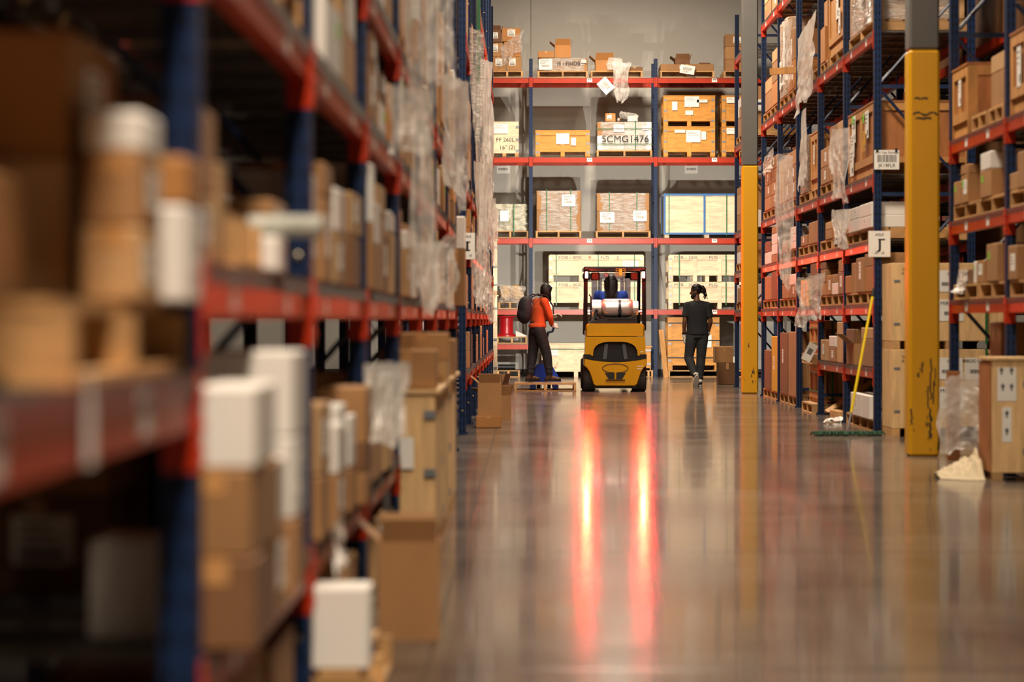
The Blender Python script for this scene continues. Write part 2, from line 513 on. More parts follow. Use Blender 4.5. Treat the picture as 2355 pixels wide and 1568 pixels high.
def remesh(mb, name, m, parent, voxel=0.01, smooth=4, loc=(0, 0, 0), rot=(0, 0, 0)):
    """fuses overlapping shapes into one continuous skin"""
    o = mb.build(name, m, parent, loc, rot, True)
    r = o.modifiers.new('r', 'REMESH'); r.mode = 'VOXEL'; r.voxel_size = voxel; r.use_smooth_shade = True
    if smooth:
        q = o.modifiers.new('s', 'SMOOTH'); q.factor = 0.5; q.iterations = smooth
    dg = bpy.context.evaluated_depsgraph_get()
    dg.update()
    me = bpy.data.meshes.new_from_object(o.evaluated_get(dg))
    old = o.data
    o.modifiers.clear()
    o.data = me
    bpy.data.meshes.remove(old)
    me.polygons.foreach_set('use_smooth', [True] * len(me.polygons))
    return o

TXT = {}
def text(body, size, name, m, parent, loc, rot=(R(90), 0, 0), align='CENTER', width=None, squash=1.0):
    key = (body, size, align, name)
    if key not in TXT:
        cu = bpy.data.curves.new('t', 'FONT')
        cu.body, cu.size, cu.align_x, cu.align_y = body, size, align, 'CENTER'
        cu.extrude = 0.0008
        cu.resolution_u = 3
        t = bpy.data.objects.new('t', cu)
        COL.objects.link(t)
        dg = bpy.context.evaluated_depsgraph_get(); dg.update()
        me = bpy.data.meshes.new_from_object(t.evaluated_get(dg))
        bpy.data.objects.remove(t)
        me.materials.clear(); me.materials.append(m)
        TXT[key] = me
    o = place(name, TXT[key], parent, loc, rot)
    o.scale = (squash, 1, 1)
    return o

def scrawl(seed, w, h, n):
    """hand marker letters as little strokes in the x-z plane"""
    r = random.Random(seed)
    mb = MB()
    for i in range(n):
        x = -w / 2 + w * (i + 0.5) / n
        pts = [(x + r.uniform(-.4, .4) * w / n, 0, r.uniform(-.5, .5) * h) for _ in range(4)]
        for a, b in zip(pts, pts[1:]): mb.tube(a, b, h * 0.045, n=4)
    return mb

def barcode(mb, x0, x1, y, z0, z1, seed=1, mi=0):
    r = random.Random(seed)
    x = x0
    while x < x1 - 0.002:
        wd = r.choice((.012, .02, .03)) * (x1 - x0)
        mb.box(x, min(x + wd, x1), y - 0.0008, y, z0, z1, mi)
        x += wd + r.choice((.012, .02, .028)) * (x1 - x0)

# ---------------------------------------------------------------- the building
def slab(name, x0, x1, y0, y1, z0, z1, m):
    mb = MB(); mb.box(x0, x1, y0, y1, z0, z1)
    return struct(name, mb, m)
slab('floor', -16, 17, -7, 52.3, -0.3, 0.0, M['floor'])
slab('ceiling', -16, 17, -7, 52.3, 10.2, 10.4, M['ceiling'])
slab('wall_back', -16, 17, 51.9, 52.3, 0, 10.2, M['wall'])
slab('wall_left', -16.3, -16, -7, 52.3, 0, 10.2, M['wallside'])
slab('wall_right', 17, 17.3, -7, 52.3, 0, 10.2, M['wallside'])
slab('wall_front', -16, 17, -7.3, -7, 0, 10.2, M['wallside'])
slab('baseboard_back', -16, 17, 51.86, 51.9, 0, 0.14, M['wallside'])
mb = MB()
for jx in (-9.3, 0.06, 9.4): mb.box(jx - 0.008, jx + 0.008, 51.885, 51.9, 0.14, 10.2)
struct('trim_1', mb, mat('panel_joint_sealant', (158, 152, 142), 0.8))

lamp_me = []
mb = MB(); mb.cbox(-0.52, 0.52, -1.22, 1.22, 0.0, 0.10, 0.02); lamp_me.append(mb.mesh('lamp_housing', M['lampbody']))
mb = MB(); mb.tube((0, -0.4, 0.1), (0, -0.4, 1.06), 0.006, n=6); mb.tube((0, 0.4, 0.1), (0, 0.4, 1.06), 0.006, n=6); lamp_me.append(mb.mesh('suspension_wire', M['wire']))
for i, (lx, ly, e) in enumerate(LAMPS):
    t = thing('high_bay_lamp', 'oblong high bay lamp hanging over the concrete aisle floor %s' % ['at the near wall', 'by the blurred rack', 'by the plywood crates', 'at the cross aisle', 'by the J sign', 'above the far column', 'above the forklift', 'behind the blurred rack', 'beyond the aisle J rack'][i], 'lamp', (lx, ly, 9.1), group='high bay lamps under the ceiling')
    place('lamp_housing', lamp_me[0], t)
    place('suspension_wire', lamp_me[1], t)

def column(label, x, y, ztop, s):
    t = thing('steel_column', label, 'column', (x, y, 0))
    mb = MB(); mb.cbox(-s / 2, s / 2, -s / 2, s / 2, 0.0, ztop, 0.022); mb.build('painted_guard', M['yellow'], t)
    mb = MB(); mb.cbox(-s / 2 + .003, s / 2 - .003, -s / 2 + .003, s / 2 - .003, ztop, 10.2, 0.02); mb.build('column_shaft', M['greycol'], t)
    return t
column_a = column('scuffed square steel column, yellow below and grey above, beside the mop', 3.475, 21.335, 3.57, 0.27)
column_b = column('square yellow and grey steel column at the far end of aisle J rack', 3.60, 39.33, 3.70, 0.26)
# knocks and tyre scuffs on the near column
mb = MB()
sc_rng = random.Random(3)
def scuff(mb, x0, x1, z, amp):
    n = 12
    for i in range(n):
        xa, xb = x0 + (x1 - x0) * i / n, x0 + (x1 - x0) * (i + 1) / n
        zz = z + amp * math.sin(i * 0.9)
        t = 0.006 + 0.006 * sc_rng.random()
        mb.box(xa, xb, -0.1358, -0.1348, zz - t, zz + t)
scuff(mb, -0.09, 0.03, 3.14, 0.004); scuff(mb, -0.10, 0.12, 3.005, 0.012); scuff(mb, -0.08, 0.06, 2.965, 0.003)
for (xx, z0, z1, wd) in ((0.055, 0.50, 0.86, 0.014), (0.03, 0.42, 0.62, 0.012), (0.075, 0.46, 0.66, 0.012), (0.09, 0.62, 0.78, 0.010), (-0.115, 0.28, 0.42, 0.014), (0.05, 0.16, 0.30, 0.02)):
    for k in range(6):
        a, b = z0 + (z1 - z0) * k / 6, z0 + (z1 - z0) * (k + 1) / 6
        j = sc_rng.uniform(-.006, .006)
        mb.box(xx - wd / 2 + j, xx + wd / 2 + j, -0.1358, -0.1348, a, b)
mb.build('scuff_mark', mat('dark_scuff', (62, 48, 24), 0.7), column_a)

# ---------------------------------------------------------------- racks
POSTM = {}
def post_mesh(h):
    if h not in POSTM:
        sec = [(.038, -.038), (.038, .038), (.018, .038), (.012, .028), (-.012, .028), (-.018, .038), (-.038, .038), (-.038, -.038), (-.018, -.038), (-.012, -.028), (.012, -.028), (.018, -.038)]
        n = len(sec)
        mb = MB()
        mb.add([(x, y, 0) for x, y in sec] + [(x, y, h) for x, y in sec],
               [(i, (i + 1) % n, n + (i + 1) % n, n + i) for i in range(n)] + [tuple(range(n))[::-1], tuple(range(n, 2 * n))])
        POSTM[h] = mb.mesh('post', M['post'])
    return POSTM[h]
mb = MB(); mb.box(-.06, .06, -.042, .042, 0, .01); mb.tube((.05, .02, .01), (.05, .02, .03), .010, n=6); PLATE = mb.mesh('base_plate', [M['brace']])
def beam_mesh(L):
    mb = MB(); mb.box(-.062, -.008, 0, L, -.115, -.035); mb.box(-.046, -.008, 0, L, -.035, -.008)
    return mb.mesh('beam', M['beam'])
mb = MB()
mb.box(.0, .007, -.040, .004, -.20, -.0); mb.box(-.07, .007, -.002, .004, -.20, 0)
for z in (-.165, -.11, -.05): mb.tube((.007, -.02, z), (.012, -.02, z), .008, n=6)
CONN = mb.mesh('connector', M['beam'])
CONN2 = CONN.copy()
for v in CONN2.vertices: v.co.y = -v.co.y
CONN2.flip_normals()
DECKM = {}
def deck_mesh(L, dep):
    k = (round(L, 2), dep)
    if k not in DECKM:
        mb = MB(); r = .0022
        n = int(L / 0.055)
        for i in range(n + 1):
            y = 0.02 + (L - 0.04) * i / n
            mb.box(-dep + .01, .004, y - r, y + r, -.006, -.001)
            mb.box(.0, .004, y - r, y + r, -.045, -.001)
        m_ = 11
        for i in range(m_ + 1):
            x = -dep + .02 + (dep - .02) * i / m_
            mb.box(x - r, x + r, 0.01, L - 0.01, -.010, -.006)
        for i in range(4):
            y = L * (i + .5) / 4
            mb.box(-dep + .03, -.05, y - .035, y + .035, -.03, -.011)
        DECKM[k] = mb.mesh('wire_deck', M['wire'])
    return DECKM[k]
DEP = 1.07
def rack(label, x, y, rz, posts, levels, h, tags=False):
    """local frame: bays run along +y, aisle face at x=0, depth towards -x"""
    t = thing('pallet_rack', label, 'rack', (x, y, 0), rz)
    for p in posts:
        for px in (-.038, -DEP + .038):
            place('post', post_mesh(h), t, (px, p, 0))
        for px in (-.038, -DEP + .038): place('base_plate', PLATE, t, (px, p, 0))
        mb = MB()
        zs = [0.25 + 1.14 * i for i in range(int((h - .3) / 1.14) + 1)]
        for i, z in enumerate(zs):
            mb.box(-DEP + .07, -.07, p - .014, p + .014, z - .02, z + .02)
            if i < len(zs) - 1:
                a, b = (-.08, -DEP + .08) if i % 2 else (-DEP + .08, -.08)
                mb.tube((a, p + .018, z + .05), (b, p + .018, zs[i + 1] - .05), .017, n=6)
        mb.build('brace', M['brace'], t)
        mb = MB()
        for z in zs: mb.ball((-.038, p - .042, z), (.012, .006, .012), 8)
        for zz in zs: pass
        o = mb.build('bolt_line', M['bolt'], t); o['kind'] = 'stuff'
    bm_cache = {}
    for b in range(len(posts) - 1):
        y0, y1 = posts[b] + .038, posts[b + 1] - .038
        L = y1 - y0
        kL = round(L, 3)
        if kL not in bm_cache: bm_cache[kL] = beam_mesh(L)
        for lv in levels[b]:
            o = place('beam', bm_cache[kL], t, (0, y0, lv))
            place('connector', CONN, o, (0, 0, 0)); place('connector', CONN2, o, (0, L, 0))
            if tags:
                for q in tags:
                    m2 = MB(); m2.box(-.008, -.0065, -.055, .055, -.10, -.022, 0); m2.box(-.0065, -.006, -.035, -.005, -.06, -.035, 1); m2.box(-.0065, -.006, .005, .035, -.06, -.035, 1)
                    m2.build('location_tag', [M['tag'], M['greyink']], o, (0, q * L, 0))
            b2 = place('beam', bm_cache[kL], t, (-DEP, y0 + L, lv), (0, 0, PI))
            place('wire_deck', deck_mesh(L, DEP), t, (0, y0, lv))
    return t

def run(y0, step, n): return [y0 + step * i for i in range(n + 1)]
PL = run(2.33, 2.46, 8)
LVL = [[1.10, 2.03]] + [[.52, 1.32, 2.03, 2.6]] * 3 + [[1.32, 2.03, 2.6]] * 4
rack('blurred blue and orange pallet rack crammed with cartons, close to the camera', -.65, 0, 0, PL, LVL, 4.6, tags=(.25, .75))
PI_ = run(25.25, 2.44, 8)
LVI = [[.66, 1.32, 2.0, 2.65, 4.2, 5.4]] * 8
rack('blue and orange pallet rack carrying the aisle I sign on its end post', -.65, 0, 0, PI_, LVI, 7.0)
PJ = run(25.62, 2.467, 5)
LVJ = [[.69, 1.37, 2.05, 2.75, 4.27, 5.83]] * 2 + [[1.37, 2.05, 2.75, 4.27, 5.83]] * 3
def mir(posts): return [-p for p in posts][::-1]
rack('blue and orange pallet rack carrying the aisle J sign beside the plywood crates', 3.66, 0, PI, mir(PJ), LVJ[::-1], 6.6, tags=(.25, .75))
PK = [16.1, 18.55, 21.0]
rack('single bay of blue and orange pallet rack past the far column', 3.66, 0, PI, [-42.87, -40.4], [[1.37, 2.05, 2.75, 4.27, 5.83]], 6.6)
rack('dim pallet rack behind the scuffed yellow column, holding crates and small cartons', 3.66, 0, PI, mir(PK), [[1.37, 2.05, 2.75, 4.27]] * 2, 6.6, tags=(.3, .7))
PZ_ = [-2.55, .054, 2.645, 5.24]
rack('pallet rack along the end wall, four orange beam levels high behind the forklift', 0, 50.2, R(-90), PZ_, [[.70, 1.42, 2.9, 4.58, 6.23]] + [[1.42, 2.9, 4.58, 6.23]] * 2, 6.62, tags=(.47,))
rack('shadowy pallet rack standing back to back behind the aisle J rack', 6.12, 0, 0, PJ[:5], [[1.37, 2.75, 4.27]] * 4, 6.6)
rack('shadowy pallet rack standing back to back behind the blurred rack', -3.0, 0, PI, mir(PL[1:6]), [[1.32, 2.6]] * 4, 4.6)

# ---------------------------------------------------------------- pallets, cartons, crates, film
PALM = {}
def pallet(label, cx, cy, z, w, d, along='x', h=.13, group='wooden pallets', rz=0.0):
    """stringers run along x or y; w is the size in x, d in y"""
    k = (round(w, 2), round(d, 2), along, h)
    if k not in PALM:
        L, W = (w, d) if along == 'x' else (d, w)     # L along the stringers
        mx = Matrix() if along == 'x' else Matrix.Rotation(R(90), 4, 'Z')
        top, bot, st = MB(), MB(), MB()
        n = max(5, int(L / .15))
        r = random.Random(len(PALM))
        for i in range(n):
            x = -L / 2 + L * i / n
            wd = L / n * r.uniform(.72, .88)
            top.box(x, x + wd, -W / 2, W / 2, h - .02, h, 0, mx)
        for i in range(3):
            x = -L / 2 + (L - .1) * i / 2
            bot.box(x, x + .1, -W / 2, W / 2, 0, .018, 0, mx)
        st.box(-L / 2, L / 2, -.02, .02, .018, h - .02, 0, mx)
        PALM[k] = (top.mesh('top_deck', M['pallet']), bot.mesh('bottom_deck', M['pallet']), st.mesh('stringer', M['pallet']))
    t = thing('wooden_pallet', label, 'pallet', (cx, cy, z), rz, group)
    a, b, c = PALM[k]
    place('top_deck', a, t); place('bottom_deck', b, t)
    W = d if along == 'x' else w
    for q in (-1, 0, 1):
        o = (W / 2 - .022) * q
        place('stringer', c, t, (0, o, 0) if along == 'x' else (o, 0, 0))
    return t

def carton(label, cx, cy, z, w, d, h, col='k', flags='', side=1, group=None, rz=0.0, name='cardboard_carton', rot=None):
    """side: the aisle face is +x (1), -x (-1) or the front (0)"""
    mb = MB()
    c = M[col]
    if 'O' in flags:
        t = .006
        mb.box(-w/2, w/2, -d/2, -d/2 + t, 0, h); mb.box(-w/2, w/2, d/2 - t, d/2, 0, h)
        mb.box(-w/2, -w/2 + t, -d/2 + t, d/2 - t, 0, h); mb.box(w/2 - t, w/2, -d/2 + t, d/2 - t, 0, h)
        mb.box(-w/2 + t, w/2 - t, -d/2 + t, d/2 - t, 0, h * .55)
    else:
        mb.cbox(-w/2, w/2, -d/2, d/2, 0, h, .007)
    o = mb.build(name, [c], None, (cx, cy, z), rot or (0, 0, rz))
    tag(o, label, 'box', group)
    if 'O' in flags:
        fl = min(w, d) * .42
        for sx, sy, a in ((0, -1, 24), (0, 1, 35), (-1, 0, 50), (1, 0, 15)):
            f = MB()
            if sy: f.box(-w/2 + .01, w/2 - .01, 0, .005, 0, fl)
            else: f.box(0, .005, -d/2 + .01, d/2 - .01, 0, fl)
            f.build('flap', c, o, (sx * (w/2), sy * (d/2), h), (R(-a) * sy if sy else 0, R(a) * sx if sx else 0, 0))
    elif 'N' not in flags and col not in 'yw':
        f = MB(); e = .0012
        f.box(-.025, .025, -d/2 - e, d/2 + e, h - .0005, h + e)
        f.box(-.025, .025, -d/2 - e, -d/2 + .0005, h * .72, h)
        if side: f.box(-w/2 - e, w/2 + e, -.02, .02, h - .0005, h + e * .8)
        f.build('packing_tape', M['tape'], o)
    def lab(face, u, v, su, sv, m='paper', nm='shipping_label'):
        f = MB(); e = .0015
        if face == 'f':
            f.box(-su/2, su/2, -e, 0, -sv/2, sv/2)
            for q in range(3): f.box(-su * .38, su * (.1 + .1 * q), -e * 1.5, -e, sv * (.28 - .2 * q), sv * (.34 - .2 * q), 1)
            f.box(-su * .38, su * .38, -e * 1.5, -e, -sv * .4, -sv * .22, 1)
            f.build(nm, [M[m], M['greyink']], o, (u * w, -d/2, v * h))
        else:
            f.box(0, e, -su/2, su/2, -sv/2, sv/2)
            for q in range(3): f.box(e, e * 1.5, -su * .38, su * (.1 + .1 * q), sv * (.28 - .2 * q), sv * (.34 - .2 * q), 1)
            f.build(nm, [M[m], M['greyink']], o, (side * w/2, u * d, v * h), (0, 0, 0 if side > 0 else PI))
    if 'L' in flags: lab('a', rng.uniform(-.15, .15), rng.uniform(.5, .65), min(.16, d * .5), min(.2, h * .5))
    if 'F' in flags: lab('f', rng.uniform(-.15, .15), rng.uniform(.5, .65), min(.16, w * .45), min(.16, h * .5))
    if 'G' in flags: lab('a', .28, .7, min(.07, d * .2), min(.06, h * .25), 'lime', 'sticker')
    return o

def film(label, pts, drop, name='plastic_sheet', mk='film', nu=26, nv=34, amp=.07, taper=.6, seed=1, out=(1, 0), th=0.0, cat='plastic sheet'):
    """a crumpled sheet hanging from the line PTS; OUT is the way its folds swing"""
    pts = [Vector(p) for p in pts]
    seg = [(b - a).length for a, b in zip(pts, pts[1:])]
    tot = sum(seg)
    def at(u):
        s = u * tot
        for a, b, l in zip(pts, pts[1:], seg):
            if s <= l + 1e-6: return a + (b - a) * (s / l)
            s -= l
        return pts[-1]
    ctr = at(.5)
    o3 = Vector((out[0], out[1], 0))
    mb = MB()
    vs, fs = [], []
    sd = Vector((seed * 3.17, seed * 1.3, 0))
    for j in range(nv + 1):
        v = j / nv
        wd = 1 - (1 - taper) * v ** .8 + .10 * math.sin(v * 7 + seed)
        for i in range(nu + 1):
            u = i / nu
            p = at(u)
            c = at(.5)
            q = c + (p - c) * wd
            dr = drop * v * (1 + .22 * noise.noise(Vector((u * 2.3, seed * 5.1, 0))))
            q.z = p.z * (1 - v) + q.z * v - dr
            n1 = noise.noise(Vector((u * 3, v * 2.2, 0)) + sd)
            n2 = noise.noise(Vector((u * 9 + v * 6, v * 7 - u * 5, 4)) + sd)
            n2 = n2 * .6 + .8 * (.35 - abs(noise.noise(Vector((u * 5 - v * 4, v * 5 + u * 3, 9)) + sd)))
            fold = math.sin(u * 19 + seed * 2 + v * 1.6 + n1 * 3) * (.4 + .6 * v)
            a = amp * (.06 + v) * (n1 * 1.1 + .45 * fold + n2 * .5)
            q += o3 * (abs(a) * .9)
            q.z += n2 * amp * .35
            side_ = Vector((-o3.y, o3.x, 0))
            q += side_ * (n1 * amp * .7 * v)
            vs.append(q - ctr)
    for j in range(nv):
        for i in range(nu):
            a = j * (nu + 1) + i
            fs.append((a, a + 1, a + nu + 2, a + nu + 1))
    mb.add(vs, fs)
    o = mb.build(name, M[mk], None, ctr, (0, 0, 0), True)
    return tag(o, label, cat, 'loose plastic sheets')

def shell(w, d, h, seed, amp, m, name, parent, loc=(0, 0, 0), n=14, top=True):
    """stretch film round a load: a softly dented closed sleeve with rounded corners"""
    mb = MB()
    vs, fs = [], []
    per = 4 * n
    for j in range(n + 1):
        v = j / n
        for i in range(per):
            s, k = (i // n), (i % n) / n
            x, y = [(-1 + 2 * k, -1), (1, -1 + 2 * k), (1 - 2 * k, 1), (-1, 1 - 2 * k)][s]
            l = (abs(x) ** 10 + abs(y) ** 10) ** .1
            nz = noise.noise(Vector((x * 3, y * 3, v * 9 + seed * 7)))
            a = amp * nz
            vs.append((x / l * (w / 2 + .008 + a), y / l * (d / 2 + .008 + a), v * h))
    for j in range(n):
        for i in range(per):
            fs.append((j * per + i, j * per + (i + 1) % per, (j + 1) * per + (i + 1) % per, (j + 1) * per + i))
    if top: fs.append(tuple(range(n * per, (n + 1) * per)))
    mb.add(vs, fs)
    return mb.build(name, M[m], parent, loc, (0, 0, 0), True)

def crate(label, cx, cy, z, w, d, h, panel='pine', batten='pine', style='frame', feet=.11, lid=True, straps=(), face=0, name='wooden_crate', group=None, clips=True, cols=2, docs=(), rz=0.0):
    """wooden case on skids; front is -y; docs are (u, v, width, height, material) on the front"""
    t = thing(name, label, 'crate', (cx, cy, z), rz, group)
    b = MB(); b.cbox(-w/2 + .018, w/2 - .018, -d/2 + .018, d/2 - .018, feet, h - (.02 if lid else 0), .004)
    b.build('panel_box', M[panel], t)
    if style == 'frame':
        f = MB(); e = .085
        for sy in (-1, 1):
            y0, y1 = (-d/2, -d/2 + .018) if sy < 0 else (d/2 - .018, d/2)
            f.box(-w/2, w/2, y0, y1, h - e - .02, h - .02); f.box(-w/2 + e, w/2 - e, y0 + .002, y1 - .002, feet, feet + e * .7)
            for k in range(cols + 1):
                x = -w/2 + (w - e) * k / cols
                f.box(x, x + e, y0, y1, 0.0, h - e - .02)
        for sx in (-1, 1):
            x0, x1 = (-w/2, -w/2 + .018) if sx < 0 else (w/2 - .018, w/2)
            f.box(x0, x1, -d/2 + .018, d/2 - .018, h - e - .02, h - .02); f.box(x0, x1, -d/2 + .018, d/2 - .018, feet, feet + e)
            f.box(x0, x1, -d/2 + .018, -d/2 + e, feet + e, h - e - .02); f.box(x0, x1, d/2 - e, d/2 - .018, feet + e, h - e - .02); f.box(x0, x1, -e/2, e/2, feet + e, h - e - .02)
        f.build('batten_frame', M[batten], t)
    for k in range(3):
        x = -w/2 + .02 + (w - .12) * k / 2
        s = MB(); s.box(x, x + .08, -d/2 + .02, d/2 - .02, 0, feet); s.build('skid', M[batten if style == 'frame' else 'pallet'], t)
    if lid:
        l = MB(); l.box(-w/2 - .006, w/2 + .006, -d/2 - .006, d/2 + .006, h - .02, h); l.build('lid', M[panel], t)
    if clips:
        cm = MB(); cm.box(-.03, .03, -d/2 - .004, -d/2 - .001, -.02, .02)
        me = cm.mesh('corner_clip', M['greyplate'])
        for sx in (-1, 1):
            for v in ((.18, .5, .85) if h > .5 else (.25, .82)): place('corner_clip', me, t, (sx * (w/2 - .045), 0, h * v))
    for (u, m) in straps:
        s = MB(); e = .004
        x = u * w
        s.box(x - .011, x + .011, -d/2 - .009, -d/2 - .005, feet * .6, h + .003); s.box(x - .011, x + .011, -d/2 - .009, d/2 + .009, h + .0005, h + .004)
        s.build('strap', M[m], t)
    for i, (u, v, dw, dh, m) in enumerate(docs):
        s = MB(); s.box(-dw/2, dw/2, -.003, 0, -dh/2, dh/2)
        r = random.Random(i + int(w * 100))
        if dw > .15:
            for q in range(3): s.box(-dw * .4, dw * r.uniform(0, .4), -.0036, -.003, dh * (.32 - .13 * q), dh * (.35 - .13 * q), 1)
        s.build('document', [M[m], M['greyink']], t, (u * w, -d/2 - .0015 - (.018 if False else 0), v * h))
    return t

ORD = ['first', 'second', 'third', 'fourth', 'fifth', 'sixth', 'seventh', 'eighth', 'ninth', 'tenth', 'eleventh', 'twelfth', 'thirteenth', 'fourteenth', 'fifteenth', 'sixteenth']
STK = {1: [''], 2: ['lower', 'upper'], 3: ['lower', 'middle', 'upper'], 4: ['bottom', 'lower', 'upper', 'top'], 5: ['bottom', 'lower', 'middle', 'upper', 'top']}
CW = {'k': 'brown', 't': 'tan', 'd': 'dark-brown', 'w': 'white', 'o': 'amber', 'y': 'yellow'}
import re
SHELF = {.52: 'knee-high', .66: 'knee-high', .69: 'knee-high', 1.10: 'waist-high', 1.32: 'chest-high', 1.37: 'chest-high', 2.0: 'head-high', 2.03: 'head-high', 2.05: 'head-high',
         2.6: 'high', 2.65: 'high', 2.75: 'high', 4.2: 'lofty', 4.27: 'lofty', 5.4: 'topmost', 5.83: 'topmost'}
RL = dict(nm='blurred rack', side=1, fx=-.65, posts=PL)
RI = dict(nm='aisle I rack', side=1, fx=-.65, posts=PI_)
RJ = dict(nm='aisle J rack', side=-1, fx=3.66, posts=PJ)
RJ2 = dict(nm='single far rack', side=-1, fx=3.66, posts=[40.4, 42.87])
RK = dict(nm='column-side rack', side=-1, fx=3.66, posts=PK)
KEYS = {}
# piles nothing can be seen of from the aisle are left out
HIDDEN = set('''b2.52.5 b6.132.0 b6.132.1 b2.260.0 b2.260.1 b2.260.2 b5.202.3 b6.202.1 b6.202.4 b7.202.0 b7.202.1 b7.202.3 b6.0.0 b6.0.1 b6.0.2 I1.132.0 I1.265.0 I1.420.0 I2.66.1 I2.132.0 I2.200.0 I2.200.2 I2.420.0 I2.420.1 I3.66.2 I3.132.0 I3.200.1 I3.200.2 I3.265.0 I3.265.1 I4.66.1 I4.132.0 I4.200.0 I4.265.0 I4.420.0 I5.66.0 I5.132.0 I5.200.0 I5.265.0 I5.420.0 I5.420.1 I6.66.0 I6.66.1 I6.132.0 I6.200.0 I6.200.2 I6.265.0 I6.265.1 I7.66.0 I7.66.1 I7.66.2 I7.200.0 I7.200.1 I7.265.0 I7.265.1 I7.420.0 I7.420.1 J2.583.0 J2.583.1 J2.583.2 c1.204.2'''.split())
# piles that show only as slivers, built as one mass
SMALL = set('''b1.52.4 b1.52.5 b1.132.3 b2.132.1 b3.132.1 b5.132.1 b6.132.3 b7.132.0 b7.132.1 b7.132.2 b7.132.3 b2.260.3 b3.202.0 b3.260.0 b3.260.1 b3.260.3 b4.202.1 b4.202.4 b4.260.0 b5.202.1 b5.260.2 b5.260.3 b6.202.2 b6.260.0 b6.260.1 b7.202.2 b7.260.0 b7.260.2 b1.202.0 b1.202.1 b1.202.2 b1.202.3 b1.202.4 b7.0.0 b7.0.1 I0.66.0 I0.66.1 I0.66.2 I0.132.0 I0.132.1 I0.132.2 I0.200.0 I0.200.1 I0.265.0 I0.265.2 I0.420.0 I0.420.1 I0.420.2 I1.66.0 I1.66.1 I1.66.2 I1.132.1 I1.132.2 I1.200.0 I1.200.1 I1.200.2 I1.265.1 I1.265.2 I1.420.1 I1.420.2 I2.66.0 I2.66.2 I2.132.1 I2.132.2 I2.200.1 I2.265.0 I2.265.1 I2.265.2 I2.420.2 I3.66.0 I3.66.1 I3.132.1 I3.132.2 I3.200.0 I3.265.2 I3.420.0 I3.420.1 I3.420.2 I4.66.0 I4.132.1 I4.200.1 I4.265.1 I4.420.1 I4.420.2 I5.66.1 I5.132.1 I5.132.2 I5.200.1 I5.265.1 I5.420.2 I6.132.1 I6.200.1 I6.265.2 I6.420.0 I6.420.1 I7.132.0 I7.132.1 I7.200.2 J1.137.1 J0.204.2 J3.583.0 J3.583.1 J3.583.2 s0.137.0 s0.137.1 s0.137.2 s0.204.0 s0.204.1 s0.204.2 s0.275.0 s0.275.1 s0.275.2 s0.426.0 s0.426.1 s0.426.2 c1.275.0 c1.275.1 c0.137.0 c0.137.1 c0.137.2 c0.204.0 c0.204.1'''.split())
FARBOX = MB()
def cell(rk, bay, z, cols, pallets=()):
    """cols: (y0, length, width, out, on_pallet, 'items bottom to top'); lengths in cm; with rk['px'] the first two are picture columns of the aisle face"""
    s, fx, y = rk['side'], rk['fx'], rk['posts'][bay] + .045
    where = '%s shelf, %s bay of %s' % (SHELF[z], ORD[bay], rk['nm']) if z else 'floor, %s bay of %s' % (ORD[bay], rk['nm'])
    grp = 'cartons in the ' + rk['nm']
    for i, (y0, L) in enumerate(pallets):
        k = rk.setdefault(('p', bay, z), 0); rk[('p', bay, z)] = k + 1
        pallet('wooden pallet, %s on %s' % (ORD[k], where), fx - s * .52, y + y0 / 100 + L / 200, z + .001, 1.0, L / 100, 'x', group='pallets in the ' + rk['nm'])
    for (y0, L, w, out, onp, items) in cols:
        if y0 > 1000:      # measured along the face in the photograph
            d0, d1 = 3.68 * F / (L - 1215), 3.68 * F / (y0 - 1215)
            y0, L = (d0 - y) * 100, (d1 - d0) * 100
        y0 = max(y0, 0.5); L = min(L, 236 - y0)
        n_ = rk.setdefault(('n', bay, z), 0); rk[('n', bay, z)] = n_ + 1
        key = '%s%d.%d.%d' % (rk['nm'].replace('aisle ', '')[:1], bay, int(z * 100), n_)
        if key in HIDDEN: continue
        if key in SMALL:
            zz = z + (.132 if onp else .002)
            for i, it in enumerate(items.split()):
                m = re.match(r'([a-z])(\d+)', it)
                h, lw, ll = int(m.group(2)) / 100, w / 100 * (1 - .03 * i), L / 100 * (1 - .02 * i)
                xc, yc = fx - s * (.012 + lw / 2) + s * out / 100, y + (y0 + L / 2) / 100
                FARBOX.cbox(xc - lw/2, xc + lw/2, yc - ll/2, yc + ll/2, zz, zz + h, .006, 'ktdowy'.index(m.group(1)))
                zz += h + .001
            continue
        k = rk.setdefault(('c', bay, z), 0); rk[('c', bay, z)] = k + 1
        zz = z + (.132 if onp else .002)
        its = items.split()
        for i, it in enumerate(its):
            m = re.match(r'([a-z])(\d+)([A-Z]*)', it)
            c, h, fl = m.group(1), int(m.group(2)) / 100, m.group(3)
            st = STK[len(its)][i]
            adj = 'open' if 'O' in fl else 'labelled' if ('L' in fl or 'F' in fl) else 'stickered' if 'G' in fl else 'tall' if h >= .5 else 'low' if h <= .14 else 'plain'
            lab = '%s %s carton, %s on %s' % (adj, CW[c], ('%s of %s pile' % (st, ORD[k])) if st else ORD[k], where)
            KEYS[lab] = key
            lw, ll = w / 100 * (1 - .03 * i), L / 100 * (1 - .02 * i)
            carton(lab, fx - s * (.012 + lw / 2) + s * out / 100, y + (y0 + L / 2) / 100, zz, lw, ll, h, c, fl, s, grp, rng.uniform(-.02, .02) if L < 60 else 0)
            zz += h + .001
